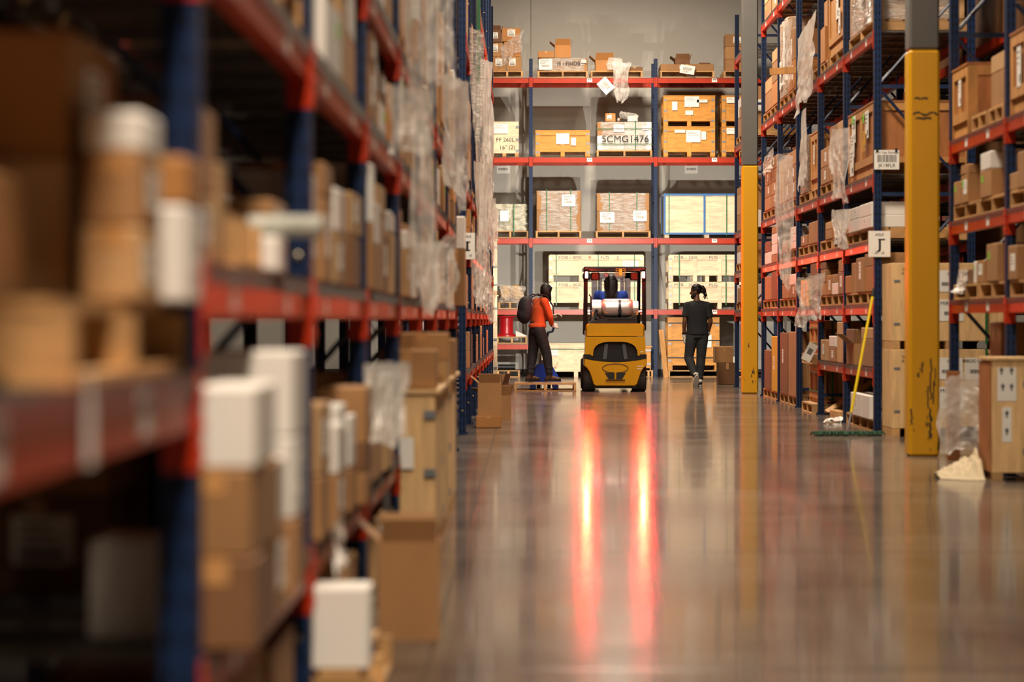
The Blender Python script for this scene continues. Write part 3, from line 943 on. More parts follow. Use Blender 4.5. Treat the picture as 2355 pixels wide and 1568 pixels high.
def gen(rk, bay, z, seed, hmax, lo=28, hi=60, cols='kkkttdow', pals=True):
    """an ordinary shelf of mixed cartons"""
    r = random.Random(seed * 101 + bay * 13 + int(z * 100))
    out, y = [], r.uniform(2, 10)
    pal = pals and r.random() < .6
    while y < 205:
        L = r.uniform(lo, hi)
        lim = 196 if (rk is RL and bay == 7 and z < 1.5) else 232
        if y + L > lim: L = lim - y
        if L < 15: break
        hm = hmax * 100 * r.uniform(.55, 1.0) - (13 if pal else 0)
        its = []
        while hm > 9 and len(its) < 3:
            h = int(min(hm, r.uniform(14, 38)))
            if h < 9: break
            its.append(r.choice(cols) + str(h) + r.choice(['', 'L', 'L', '', 'G', 'F'])); hm -= h
        out.append((y, L, r.uniform(30, 60), r.uniform(-4, 1), pal, ' '.join(its)))
        y += L + r.uniform(1, 9)
    cell(rk, bay, z, out, [(1, 113), (119, 113)] if pal else ())

# ---------------------------------------------------------------- blurred rack beside the camera
cell(RL, 0, 1.10, [(150, 32, 50, -21, 1, 'k21F'), (188, 45, 62, -14, 1, 'k26L k22L'), (184, 21, 11, -1, 1, 't13L k13L w7'), (209, 22, 10, 3, 1, 'w18L o9')], [(118, 116)])
cell(RL, 1, .52, [(10, 50, 16, 10, 0, 'd19 k18 w17'), (28, 24, 20, -7, 0, 'w21L'), (63, 25, 22, 9, 0, 'k21L w15'), (105, 30, 24, 9, 0, 'k19 w20L w21'), (140, 30, 24, 3, 0, 't18 k16L k12'),
                  (175, 55, 34, 0, 0, 'k25L t17'), (112, 50, 34, -38, 0, 'd24F k22F'), (172, 58, 36, -38, 0, 'k36')])
cell(RL, 1, 1.32, [(12, 40, 22, -3, 0, 't15L k18'), (55, 16, 22, -3, 0, 't23'), (128, 20, 15, 3, 0, 'w9'), (150, 80, 50, -35, 0, 'd30'), (160, 40, 28, -2, 0, 'k20L')], [(74, 50)])
cell(RL, 1, 0, [(20, 60, 42, -2, 0, 'k26 d11'), (90, 60, 42, -3, 0, 'd21L k15'), (160, 60, 42, -2, 0, 'k32')])
cell(RL, 2, .52, [(6, 35, 32, 3, 0, 'k20 t22L'), (45, 30, 30, 5, 0, 'k18L w16'), (80, 30, 28, 3, 0, 'd30 w9'), (114, 30, 30, 4, 0, 'k16 w18L'), (150, 35, 30, 7, 0, 'k12 d10 k21'), (192, 42, 30, 0, 0, 'k25L t14')])
cell(RL, 2, 1.32, [(5, 22, 25, 0, 0, 't20L w13'), (30, 22, 25, -2, 0, 'k31F'), (55, 35, 30, 0, 0, 'k28L k11'), (95, 30, 30, 1, 0, 't18L w15'), (130, 45, 30, -2, 0, 'k35'), (180, 50, 30, 0, 0, 'd20 t16L')])
cell(RL, 2, 0, [(130, 40, 40, 2, 0, 'k20 t14')])
cell(RL, 3, .52, [(5, 40, 30, 2, 0, 'k25 t21'), (50, 45, 30, 2, 0, 'k36L'), (100, 50, 30, 3, 0, 't20 k18'), (160, 62, 32, 0, 0, 'k30L w12')])
cell(RL, 3, 1.32, [(4, 15, 20, 3, 0, 'k27 w24L'), (22, 30, 25, 0, 0, 't45L'), (55, 35, 30, 1, 0, 'k20 w18'), (95, 45, 30, 0, 0, 'k35 t13'), (145, 35, 30, -1, 0, 'd28L'), (185, 45, 30, 0, 0, 't30 w10')])
cell(RL, 3, 0, [(10, 60, 42, -2, 0, 'k27 d10'), (90, 60, 42, -1, 0, 't32L'), (160, 60, 40, -2, 0, 'd34')])
cell(RL, 4, 1.32, [(5, 45, 30, 0, 0, 'k30F k15'), (55, 30, 28, 2, 0, 't25L w10'), (90, 50, 34, 0, 0, 'k40'), (145, 40, 30, 1, 0, 'w20L k18'), (190, 40, 30, 0, 0, 'd32')])
for b in (5, 6, 7): gen(RL, b, 1.32, 3, .53, 30, 55, 'kkktto', False)
for b in range(2, 8):
    gen(RL, b, 2.03, 5, .46, 30, 56, 'kkkttdow', False)
    gen(RL, b, 2.6, 9, 1.2 if b > 3 else .8, 40, 75, 'kkkttow', True)
gen(RL, 1, 2.03, 5, .45, 30, 50)
for b in (6, 7): gen(RL, b, 0, 15, .9, 60, 100, 'kktd')

pallet('wooden pallet on the floor jutting from under the knee-high shelf of blurred rack', -.97, 7.86, 0, 1.0, 1.0, 'x')
carton('white carton with grey lid band on a floor pallet beside the second blue post', -.575, 7.47, .132, .18, .2, .25, 'w', 'L', 1, 'cartons in the blurred rack')
carton('large brown carton with raised flaps on the floor, jutting into the aisle', -.455, 9.2, .0, .23, .32, .37, 'k', 'O', 1, 'cartons in the blurred rack', .06)
def roll(name, label, p0, p1, r, m, cat):
    p0, p1 = Vector(p0), Vector(p1)
    c = (p0 + p1) / 2
    mb = MB(); mb.tube(p0 - c, p1 - c, r, n=20)
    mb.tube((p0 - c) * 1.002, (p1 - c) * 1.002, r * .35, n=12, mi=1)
    o = mb.build(name, [m, M['s']], None, c); tag(o, label, cat); return o
roll('bubble_wrap_roll', 'small grey bubble wrap roll lying on a white carton on the chest-high shelf', (-.72, 6.22, 1.441), (-.53, 6.22, 1.441), .028, M['rope'], 'roll')

cr = [('plywood crate with knots on black skids, the first in the row under the blurred rack', 12.27, 13.35, .845), ('plywood crate on black skids, middle of the three under the blurred rack', 13.43, 14.55, .86), ('plywood crate on black skids, last before the gap under the blurred rack', 14.72, 15.82, .86)]
for lab, y0, y1, h in cr:
    crate(lab, -.88, (y0 + y1) / 2, 0, .85, y1 - y0, h, 'ply', 'ply', 'plain', .09, True, (), clips=True, docs=((.28, .62, .12, .16, 'paper'),))
tops = [(12.32, 'k19'), (12.62, 't13'), (12.95, 'k16'), (13.5, 't20'), (13.9, 'k14'), (14.8, 'k20'), (15.2, 't16')]
carton('brown carton resting on the first plywood crate, at its near edge', -.62, 12.47, .846, .3, .28, .20, 'k', '', 1, 'cartons on the plywood crates')
carton('tan carton set back on the first plywood crate', -.66, 12.98, .846, .3, .6, .13, 't', 'L', 1, 'cartons on the plywood crates')
carton('brown carton overhanging the tan one on the first plywood crate', -.58, 12.97, .981, .3, .32, .15, 'k', 'L', 1, 'cartons on the plywood crates', .08)
carton('tan carton on the middle plywood crate under the blurred rack', -.62, 13.75, .861, .34, .45, .19, 't', '', 1, 'cartons on the plywood crates')
carton('flat brown carton on the middle plywood crate behind the tan one', -.64, 14.22, .861, .34, .4, .13, 'k', 'L', 1, 'cartons on the plywood crates')
carton('brown carton on the last plywood crate under the blurred rack', -.62, 15.02, .861, .34, .45, .22, 'k', '', 1, 'cartons on the plywood crates')
carton('tan carton on the last plywood crate beside the brown one', -.64, 15.5, .861, .34, .4, .15, 't', '', 1, 'cartons on the plywood crates')
carton('unseen big brown carton added to shade the first bay, on its head-high shelf', -1.2, 4.3, 2.032, 1.0, .8, .5, 'k', 'L', 1, 'cartons in the blurred rack')  # out of view, added to keep lamp light off the cartons below
mb = MB(); mb.box(0, .002, -.03, .03, -.10, 0); mb.box(0, .0015, -.01, .01, 0, .04); o = mb.build('hanging_tag', M['paper'], None, (-.648, 3.57, 1.085)); tag(o, 'white tag hanging on the waist-high orange beam closest to the camera', 'tag')
# behind the blurred rack
for i, (y, h, c) in enumerate([(10.4, .5, 'k'), (13.0, .55, 'd')]):
    for z, n in ((1.322, 'chest-high'), (2.602, 'high')):
        carton('big dim carton, %s on %s shelf of the rack behind the blurred one' % (ORD[i], n), -2.45, y, z, .8, .8, h, c, '', -1, 'cartons behind the blurred rack')

# plastic that hangs out of the racks along the aisle
film('long clear plastic sheet with a grey patch, hanging from the high shelf of blurred rack', [(-.634, 12.1, 3.05), (-0.45, 12.42, 3.05)], 1.55, mk='film', taper=.55, seed=1, amp=.06, out=(.4, -.9))
film('crumpled shiny plastic bundle poking out of the high shelf of blurred rack', [(-.634, 14.3, 3.35), (-0.434, 14.65, 3.35)], .75, mk='film', taper=.7, seed=2, amp=.12, out=(.4, -.9))
film('milky plastic sheet trailing from the high shelf at the far blurred bays', [(-.634, 17.6, 2.98), (-.44, 18.2, 2.98)], .82, mk='milky', taper=.75, seed=4, amp=.10, out=(.4, -.9))
film('torn plastic tail below the milky sheet at the far blurred bays', [(-.634, 19.4, 2.52), (-.47, 19.7, 2.50)], .42, mk='film', taper=.5, seed=5, amp=.07, out=(.4, -.9))
film('white plastic scrap on the orange beam at the knee-high shelf of blurred rack', [(-.634, 9.3, 1.03), (-0.466, 9.54, 1.03)], .33, mk='milky', taper=.6, seed=6, amp=.07, out=(.4, -.9))
film('shiny plastic scrap lying on the head-high beam of blurred rack', [(-.634, 10.8, 2.25), (-0.434, 11.15, 2.25)], .32, mk='film', taper=.8, seed=7, amp=.07, out=(.4, -.9))
film('clear plastic flap sticking out over the chest-high beam of blurred rack', [(-.634, 14.9, 1.66), (-0.434, 15.25, 1.75)], .42, mk='film', taper=.5, seed=8, amp=.12, out=(.4, -.9))
film('white paper streamer drooping over the chest-high beam of blurred rack', [(-.634, 13.2, 1.62), (-0.482, 13.36, 1.62)], .38, mk='milky', taper=.5, seed=9, amp=.05, cat='paper', out=(.4, -.9))
film('dark grey strips hanging under the knee-high shelf of blurred rack', [(-.60, 9.95, .47), (-.60, 10.5, .47)], .36, mk='bag', taper=.8, seed=10, amp=.04, cat='strip', out=(.4, -.9))
film('pale blue-grey plastic scrap tied to the knee-high beam of blurred rack', [(-.61, 7.55, .55), (-.61, 7.9, .58)], .15, mk='milky', taper=.9, seed=12, amp=.05, out=(.4, -.9))

# ---------------------------------------------------------------- aisle I rack
for b in range(8):
    for i, z in enumerate((.66, 1.32, 2.0, 2.65, 4.2)):
        hm = (.52, .53, .5, 1.3, .95)[i]
        gen(RI, b, z, 21 + i, hm, 55 if b < 4 else 80, 95 if b < 4 else 118, 'kkktto', i == 3)
carton('torn brown carton standing on the floor in the aisle I rack, first bay', -.43, 27.0, .14, .26, .35, .36, 'k', 'O', 1, 'floor cartons by the aisle I rack')
carton('small brown carton under the torn one in the aisle I rack', -.44, 27.0, .0, .28, .4, .138, 'o', '', 1, 'floor cartons by the aisle I rack')
carton('open brown carton on the floor, jutting out beside the aisle I rack', -.40, 29.0, .0, .3, .5, .3, 'k', 'O', 1, 'floor cartons by the aisle I rack', .2)
carton('tilted brown carton on the floor behind the open one, aisle I rack', -.42, 31.3, .0, .26, .5, .40, 'd', 'O', 1, 'floor cartons by the aisle I rack', -.15)
for i, (y, z, d, mk) in enumerate([(25.7, 4.3, 1.1, 'wrap'), (27.2, 3.9, 1.9, 'film'), (28.3, 3.05, 1.1, 'milky'), (29.6, 2.9, 1.2, 'film'), (31.5, 4.6, 1.3, 'milky'), (33.5, 3.9, 1.2, 'milky'), (35.5, 3.0, .8, 'film'), (37.5, 2.95, .9, 'film'), (26.6, 1.95, .55, 'film'), (29.0, 1.75, .4, 'milky'), (31.6, 1.78, .35, 'film'), (35.0, 1.65, .5, 'film')]):
    film('plastic sheet hanging off the aisle I rack, %s along it from the sign' % ORD[i], [(-.634, y, z), (-.47, y + .45, z)], d, mk=mk, taper=.6, seed=30 + i, amp=.10, out=(.4, -.9))
mb = MB(); mb.box(-.045, .0, -.03, .03, 0, 3.4); o = mb.build('green_pole', M['strap'], None, (-.56, 28.3, 3.35)); tag(o, 'tall green strap pole strapped upright to the aisle I rack', 'pole')
# pale crate ends stacked past the far end of that rack
for i, (z, h) in enumerate([(0, 1.45), (1.452, .10), (1.70, .84)]):
    pass
crate('tall pale crate standing on end past the aisle I rack', -.78, 45.6, 0, .42, .7, 1.66, 'pine', 'pine', 'plain', .08, True)
crate('pale crate on end stacked atop the tall one past the aisle I rack', -.78, 45.6, 1.662, .42, .7, 1.05, 'pine', 'pine', 'plain', .08, True)

# ---------------------------------------------------------------- aisle J rack
W2 = [(1, 113), (119, 113)]
cell(RJ, 0, .69, [(1982, 2011, 40, 0, 0, 'k30 t12'), (1948, 1966, 40, 0, 0, 'k24O d16')])
cell(RJ, 1, .69, [(1926, 1941, 30, 0, 0, 't48'), (1908, 1923, 30, 0, 0, 'k18L w13'), (1889, 1905, 30, 0, 0, 't26L')])
cell(RJ, 0, 1.37, [(1991, 2013, 34, 0, 1, 'o27 k14'), (1973, 1990, 34, 1, 1, 'k38L'), (1958, 1972, 34, -1, 1, 'k34'), (1946, 1957, 34, 0, 1, 'o20')], W2)
cell(RJ, 1, 1.37, [(1929, 1942, 34, 0, 1, 'k26L k14'), (1915, 1928, 34, 0, 1, 'w14L k10'), (1902, 1914, 34, 0, 1, 'o24L'), (1888, 1901, 34, 0, 1, 'k16 k16 d9')], W2)
cell(RJ, 2, 1.37, [(1865, 1883, 34, 0, 0, 'd20 k17 d18'), (1843, 1861, 30, 0, 0, 'y36L')])
cell(RJ, 3, 1.37, [(1817, 1834, 40, 0, 1, 'k18L w15'), (1800, 1816, 40, 0, 1, 'k20 k14')], W2)
cell(RJ, 4, 1.37, [(1776, 1791, 40, 0, 1, 'd42'), (1760, 1775, 40, 0, 1, 'k36')], W2)
cell(RJ, 0, 2.05, [(1985, 2013, 44, 3, 1, 'w13L w14'), (1957, 1984, 44, 2, 1, 'w14 w13L'), (1946, 1955, 34, 0, 1, 'k16')], W2)
cell(RJ, 1, 2.05, [(1918, 1943, 34, 0, 1, 'o18L'), (1900, 1915, 30, 0, 1, 'k12 t9')], W2)
cell(RJ, 2, 2.05, [(1862, 1884, 40, 0, 1, 'k28'), (1843, 1858, 30, 0, 1, 'k14L')], W2)
cell(RJ, 3, 2.05, [(1819, 1834, 40, 0, 1, 'w10L w10L w10L'), (1800, 1815, 40, 0, 1, 'k14')], W2)
cell(RJ, 4, 2.05, [(1776, 1791, 40, 0, 0, 'k12 w15L w16 k10'), (1760, 1774, 40, 0, 0, 'w18L d16')])
cell(RJ, 1, 2.75, [(1927, 1942, 40, 0, 1, 'k21L k22L t22'), (1909, 1926, 40, 0, 1, 'k21L k22L k22'), (1889, 1908, 40, 0, 1, 'k21L k23L')], W2)
cell(RJ, 3, 2.75, [(1821, 1834, 40, 0, 1, 'k24L k22L k20'), (1806, 1820, 40, 0, 1, 'k24L k22L k20'), (1794, 1804, 40, 0, 1, 't62')], W2)
cell(RJ, 4, 2.75, [(1775, 1790, 44, 0, 1, 'k19L k19L k19 k19L'), (1760, 1774, 44, 0, 1, 'k19 k19L k19L k19')], W2)
cell(RJ, 1, 4.27, [(1888, 1899, 44, 0, 1, 'o44')], [(158, 74)])
cell(RJ, 2, 4.27, [(1866, 1884, 60, -12, 1, 'o46L o40')], W2)
cell(RJ, 3, 4.27, [(1815, 1828, 50, 0, 1, 'o40L k42L')], W2)
cell(RJ, 4, 4.27, [(1777, 1791, 46, 0, 1, 'o34 k30 t18'), (1761, 1776, 46, 0, 1, 'k28 t20')], W2)
for i, (y, z, h) in enumerate([(26.8, 1.37, .9), (26.8, 2.75, 1.0), (29.3, 2.75, 1.1), (29.3, 4.27, 1.0), (26.8, 4.27, 1.0), (29.3, 1.37, .9), (31.7, 2.75, 1.1), (31.7, 4.27, .9)]):
    carton('big dim carton on the %s shelf, %s bay of the rack behind aisle J rack' % (SHELF[z], ORD[int((y - 25) / 2.4)]), 5.55, y, z + .002, .9, 1.7, h, 'd', '', -1, 'cartons behind aisle J rack')
for b in (2, 3, 4): gen(RJ, b, 5.83, 51, .7, 60, 100, 'kt')
for b in (0,):
    for i, z in enumerate((1.37, 2.05, 2.75, 4.27)): gen(RJ2, b, z, 61 + i, (.5, .5, 1.1, 1.0)[i], 70, 110, 'kktw')
cell(RJ, 0, 0, [(1962, 1986, 50, 2, 1, 'w25L'), (1987, 2006, 50, 2, 1, 'w25')], W2)
cell(RJ, 3, 0, [(1815, 1834, 70, 0, 1, 'k90'), (1795, 1813, 70, 0, 1, 'd88L')], W2)
cell(RJ, 4, 0, [(1776, 1791, 60, 0, 1, 'y82L'), (1759, 1774, 60, 0, 1, 'd60')], W2)
carton('brown carton on top of another by the far column, end of aisle J rack', 3.62, 44.9, .403, .34, .45, .30, 'k', '', -1, 'cartons at the end of aisle J rack')
carton('brown carton on the floor by the far column, end of aisle J rack', 3.68, 44.9, .0, .34, .45, .40, 'd', '', -1, 'cartons at the end of aisle J rack')

def wrapped(label, cx, cy, z, w, d, h, seed, col='k', side=0, docs=(), pal='x', straps=(), mk='wrap', split=2, group='wrapped pallet loads'):
    """cartons bound together by stretch film: one load"""
    t = thing('wrapped_load', label, 'load', (cx, cy, z), 0, group)
    r = random.Random(seed)
    nx = split
    for k in range(nx):
        for q, (a, b) in enumerate(((0, .52), (.522, 1))):
            mb = MB(); mb.cbox(-w/2 + w * k / nx + .004, -w/2 + w * (k + 1) / nx - .004, -d/2, d/2, h * a, h * b, .01)
            mb.build('carton', M[col if r.random() < .7 else 'k'], t)
    shell(w, d, h + .006, seed, .012, mk, 'stretch_wrap', t)
    for (u, v, dw, dh) in docs:
        s = MB(); s.box(-dw/2, dw/2, -.002, 0, -dh/2, dh/2)
        for q in range(3): s.box(-dw * .4, dw * (.3 - .15 * q), -.0026, -.002, dh * (.34 - .14 * q), dh * (.38 - .14 * q), 1)
        barcode(s, -dw * .3, dw * .3, -.002, -dh * .25, -dh * .02, seed, 1)
        if side == 0: s.build('document', [M['paper'], M['greyink']], t, (u * w, -d/2 - .024, v * h))
        else: s.build('document', [M['paper'], M['greyink']], t, (-w/2 - .024, u * d, v * h), (0, 0, -R(90)))
    for (u, m) in straps:
        s = MB(); s.box(u * w - .01, u * w + .01, -d/2 - .024, -d/2 - .021, 0, h + .03); s.build('strap', M[m], t)
    return t

# first bay, high shelf: the large brown crate with papers
PJb = [p + .045 for p in PJ]
def side_crate(label, y0, y1, z, w, h, out=0.0, docs=(), panel='brownply', batten='stud', fx=3.66):
    t = crate(label, fx + .012 + w / 2 - out, (y0 + y1) / 2, z, w, y1 - y0, h, panel, batten, 'frame', .12, True, (), cols=2, clips=False)
    for i, (u, v, dw, dh, m) in enumerate(docs):
        s = MB(); s.box(-dw/2, dw/2, -.003, 0, -dh/2, dh/2)
        for q in range(3): s.box(-dw * .4, dw * (.3 - .15 * q), -.0036, -.003, dh * (.34 - .14 * q), dh * (.38 - .14 * q), 1)
        s.box(dw * .1, dw * .45, -.0036, -.003, -dh * .4, -dh * .2, 1)
        s.build('document' if m != 'lime' else 'sticker', [M[m], M['greyink']], t, (-w/2 - .001 - .004 * i, u * (y1 - y0), v * h), (0, 0, -R(90)))
    return t
side_crate('large brown crate with papers and green stickers, high shelf by the J sign', 25.7, 27.75, 2.752, 1.06, .78, 0, ((-.25, .72, .26, .3, 'paper'), (.25, .75, .3, .3, 'paper'), (.28, .52, .28, .26, 'paper'), (.3, .28, .3, .3, 'paper'), (-.2, .5, .2, .22, 'yellow'), (-.18, .82, .1, .1, 'lime'), (.22, .88, .1, .1, 'lime')))
side_crate('slatted pale crate with white papers on the lofty shelf, second bay of aisle J rack', 28.15, 29.55, 4.403, .8, .80, 0, ((-.1, .68, .2, .36, 'paper'), (-.25, .4, .16, .3, 'paper')), 'stud')
pallet('wooden pallet under the slatted crate, lofty shelf of aisle J rack', 4.18, 28.85, 4.271, 1.0, 1.3, 'x')
side_crate('tall narrow pine crate on the high shelf, third bay of aisle J rack', 30.68, 31.42, 2.885, .7, .72, 0, ((0, .6, .12, .25, 'paper'),), 'stud', 'stud')
pallet('wooden pallet under the narrow pine crate, high shelf of aisle J rack', 4.18, 31.06, 2.751, 1.0, .78, 'x')
wrapped('pale load under pointed film on the high shelf, third bay of aisle J rack', 4.03, 32.2, 2.885, .7, 1.1, .74, 71, 'k', -1)
pallet('wooden pallet under the film-pointed load, high shelf of aisle J rack', 4.18, 32.2, 2.751, 1.0, 1.2, 'x')
film('pointed milky film draped down the front of the high-shelf load, third bay', [(3.645, 31.7, 3.98), (3.645, 32.2, 3.98)], 1.0, mk='milky', taper=1.9, seed=41, amp=.05, out=(-1, 0))
film('long clear film hanging past two beams in the fourth bay of aisle J rack', [(3.645, 33.2, 3.45), (3.43, 33.5, 3.5)], 1.75, mk='film', taper=.9, seed=42, amp=.09, out=(-.4, -.9))
film('crinkled white film bundle dangling beside the brown crate, aisle J rack', [(3.645, 27.4, 3.38), (3.47, 27.7, 3.38)], .8, mk='film', taper=.9, seed=43, amp=.10, out=(-.4, -.9))
film('white crumpled film tail below the beam beside the brown crate', [(3.645, 27.4, 2.45), (3.48, 27.7, 2.45)], .42, mk='milky', taper=.8, seed=44, amp=.08, out=(-.4, -.9))
film('grey plastic sheet bulging over the chest-high shelf, third bay of aisle J rack', [(3.645, 29.8, 1.78), (3.36, 30.4, 1.70)], .62, mk='film', taper=.8, seed=45, amp=.14, out=(-.4, -.9))
film('bright white film draped over the lofty load, third bay of aisle J rack', [(3.645, 30.7, 5.12), (3.645, 32.6, 5.0)], 1.0, mk='milky', taper=1.0, seed=46, amp=.10, out=(-1, 0))
wrapped('tall grey wrapped load on the lofty shelf, fourth bay of aisle J rack', 4.1, 34.78, 4.405, .85, 1.15, 1.08, 72, 't', -1, ((-.25, .6, .22, .5), (.2, .3, .2, .4)))
film('clear film hanging off the tall wrapped load, lofty shelf of aisle J rack', [(3.645, 33.3, 5.35), (3.645, 34.6, 5.45)], .95, mk='film', taper=.7, seed=47, amp=.08, out=(-1, 0))
wrapped('huge wrapped load on the lofty shelf of the first bay, aisle J rack', 4.175, 26.75, 4.405, .98, 1.9, 1.25, 73, 't', -1, ((-.3, .5, .3, .5),))
film('white film corner drooping from the huge lofty load by the J sign', [(3.645, 25.75, 5.3), (3.645, 26.4, 5.3)], .7, mk='milky', taper=.4, seed=48, amp=.1, out=(-1, 0))
pallet('wooden pallet under the huge wrapped load, lofty shelf of aisle J rack', 4.18, 26.75, 4.271, 1.0, 1.95, 'x')
film('milky film over the cartons in the fifth bay, high shelf of aisle J rack', [(3.645, 35.9, 3.75), (3.645, 37.4, 3.7)], .3, mk='film', taper=1.0, seed=49, amp=.08, out=(-1, 0))
mb = MB(); mb.box(-.30, .30, -.03, .03, 0, .09); o = mb.build('timber_plank', M['stud'], None, (3.62, 33.20, 4.58), (0, R(-4), R(-3))); tag(o, 'loose amber plank sticking out over the lofty beam of aisle J rack', 'plank')
# strapped timber cases on the floor, third bay
for i, z in enumerate((0.132, .767)):
    t = crate('slatted timber case bound with green straps, %s of two, floor of aisle J rack' % ('lower' if i == 0 else 'upper'), 4.1, 31.25, z, .8, 1.1, .50 if i == 0 else .42, 'brownply', 'stud', 'frame', .06, True, ((-.3, 'strap'), (.3, 'strap')), cols=3, clips=False)
    for v in (.3, .78):
        s = MB(); s.box(-.409, -.406, -.55, .55, v * (.5, .42)[i] - .012, v * (.5, .42)[i] + .012); s.build('strap', M['strap'], t)
pallet('wooden pallet under the strapped timber cases, aisle J rack', 4.1, 31.25, 0, 1.0, 1.15, 'x')
pallet('wooden pallet between the two strapped timber cases, aisle J rack', 4.1, 31.25, .633, 1.0, 1.15, 'x')
# dark jacket among the cartons
mb = MB(); mb.loft([((0, 0, 0), .10, .16), ((.0, 0, .12), .13, .2), ((.01, .02, .26), .12, .17), ((.02, .03, .36), .07, .1), ((.02, .03, .40), .03, .04)], 14)
mb.tube((-.06, -.12, .30), (-.12, -.2, .06), .045, .035); mb.tube((-.06, .14, .30), (-.1, .2, .04), .045, .035)
o = remesh(mb, 'folded_jacket', M['bag'], None, .012, 4, (3.85, 26.92, .692)); tag(o, 'crumpled dark jacket dumped on the knee-high shelf of aisle J rack', 'jacket')
# white tag blown onto the second bay, paper scraps on the floor, splintered wood
mb = MB(); mb.box(-.06, .06, -.002, .002, -.12, .12); mb.box(-.03, .03, -.0028, -.002, -.03, .05, 1)
o = mb.build('paper_tag', [M['paper'], M['greyink']], None, (3.55, 30.5, .79), (R(6), R(28), R(-12))); tag(o, 'white barcode tag dangling at a tilt from the knee-high beam end', 'tag')
r9 = random.Random(4)
for i in range(5):
    mb = MB(); n = 5
    vs = [(.07 * math.cos(2 * PI * k / 7) * r9.uniform(.5, 1.2), .09 * math.sin(2 * PI * k / 7) * r9.uniform(.5, 1.2), r9.uniform(.0, .05)) for k in range(7)] + [(0, 0, .06)]
    mb.add(vs, [(k, (k + 1) % 7, 7) for k in range(7)])
    o = mb.build('paper_scrap', M['paper'], None, (3.45 + .08 * i, 27.9 + .22 * i, 0.001)); tag(o, 'crumpled white paper scrap on the floor by the white cartons, %s towards the rack' % ORD[i], 'paper', 'paper scraps by aisle J rack')
mb = MB(); mb.box(-.35, .35, -.06, .06, 0, .02); o = mb.build('broken_board', M['pallet'], None, (3.98, 29.9, .24), (R(10), R(-32), R(12))); tag(o, 'broken pallet board leaning on the floor in the second bay of aisle J rack', 'board')
mb = MB(); mb.cbox(-.3, .3, -.35, .35, 0, .10, .004); o = mb.build('timber_block', M['pallet'], None, (4.0, 29.3, .0)); tag(o, 'low timber block on the floor in the second bay of aisle J rack', 'block')

o = FARBOX.build('carton_mass', [M[c] for c in 'ktdowy'])
o['kind'] = 'stuff'
tag(o, 'many brown, tan and white cartons glimpsed as slivers deep between the rack posts', 'box')

# ---------------------------------------------------------------- signs on the rack ends
def sign(label, x, y, z, w, h):
    t = thing('aisle_sign', label, 'sign', (x, y, z))
    mb = MB(); mb.cbox(-w/2, w/2, -.004, .004, -h/2, h/2, .002); mb.build('plate', M['paper'], t)
    return t
t = sign('white aisle sign with a black letter J, on the rack end post', 3.712, 25.562, 2.0, .232, .275)
text('J', .15, 'lettering', M['ink'], t, (0, -.0055, -.005)); text('J', .15, 'lettering', M['ink'], t, (.008, -.0055, -.005))
text('AISLE', .038, 'lettering', M['ink'], t, (0, -.0055, .098)); text('05 - 18', .034, 'lettering', M['ink'], t, (0, -.0055, -.095))
mb = MB()
mb.box(-.014, .058, -.0062, -.0048, .040, .054); mb.build('lettering', M['ink'], t)
t = sign('white end cap storage sign with a wide barcode, beside the J rack post', 3.79, 25.562, PZ(368, 25.6), .265, .205)
text('End Cap Storage', .036, 'lettering', M['greyink'], t, (0, -.0055, .078)); text('JK19FLR', .052, 'lettering', M['ink'], t, (0, -.0055, -.062))
mb = MB(); barcode(mb, -.1, .1, -.0045, -.025, .052, 5); mb.build('barcode', M['ink'], t)
for sx in (-1, 1):
    mb = MB(); mb.box(-.012, .012, -.008, .006, -.02, .02); mb.build('clip', M['black'], t, (sx * .10, 0, .10))
t = sign('white aisle sign with a black letter I, on the rack end post', -.635, 25.192, PZ(566, 25.2), .16, .275)
mb = MB(); mb.box(-.012, .012, -.0062, -.0048, -.05, .05); mb.box(-.03, .03, -.0062, -.0048, -.05, -.036); mb.box(-.03, .03, -.0062, -.0048, .036, .05); mb.build('lettering', M['ink'], t)
text('AISLE', .034, 'lettering', M['ink'], t, (0, -.0055, .10)); text('05 - 18', .032, 'lettering', M['ink'], t, (0, -.0055, -.098))
carton('brown carton under the white-grey one beside the aisle I sign, last blurred bay', -.65, 21.75, 1.322, .17, .28, .51, 'k', '', 1, 'cartons in the blurred rack')
carton('narrow white-grey carton end overhanging beside the aisle I sign, last blurred bay', -.605, 21.75, 1.834, .08, .28, .29, 'w', '', 1, 'cartons in the blurred rack')

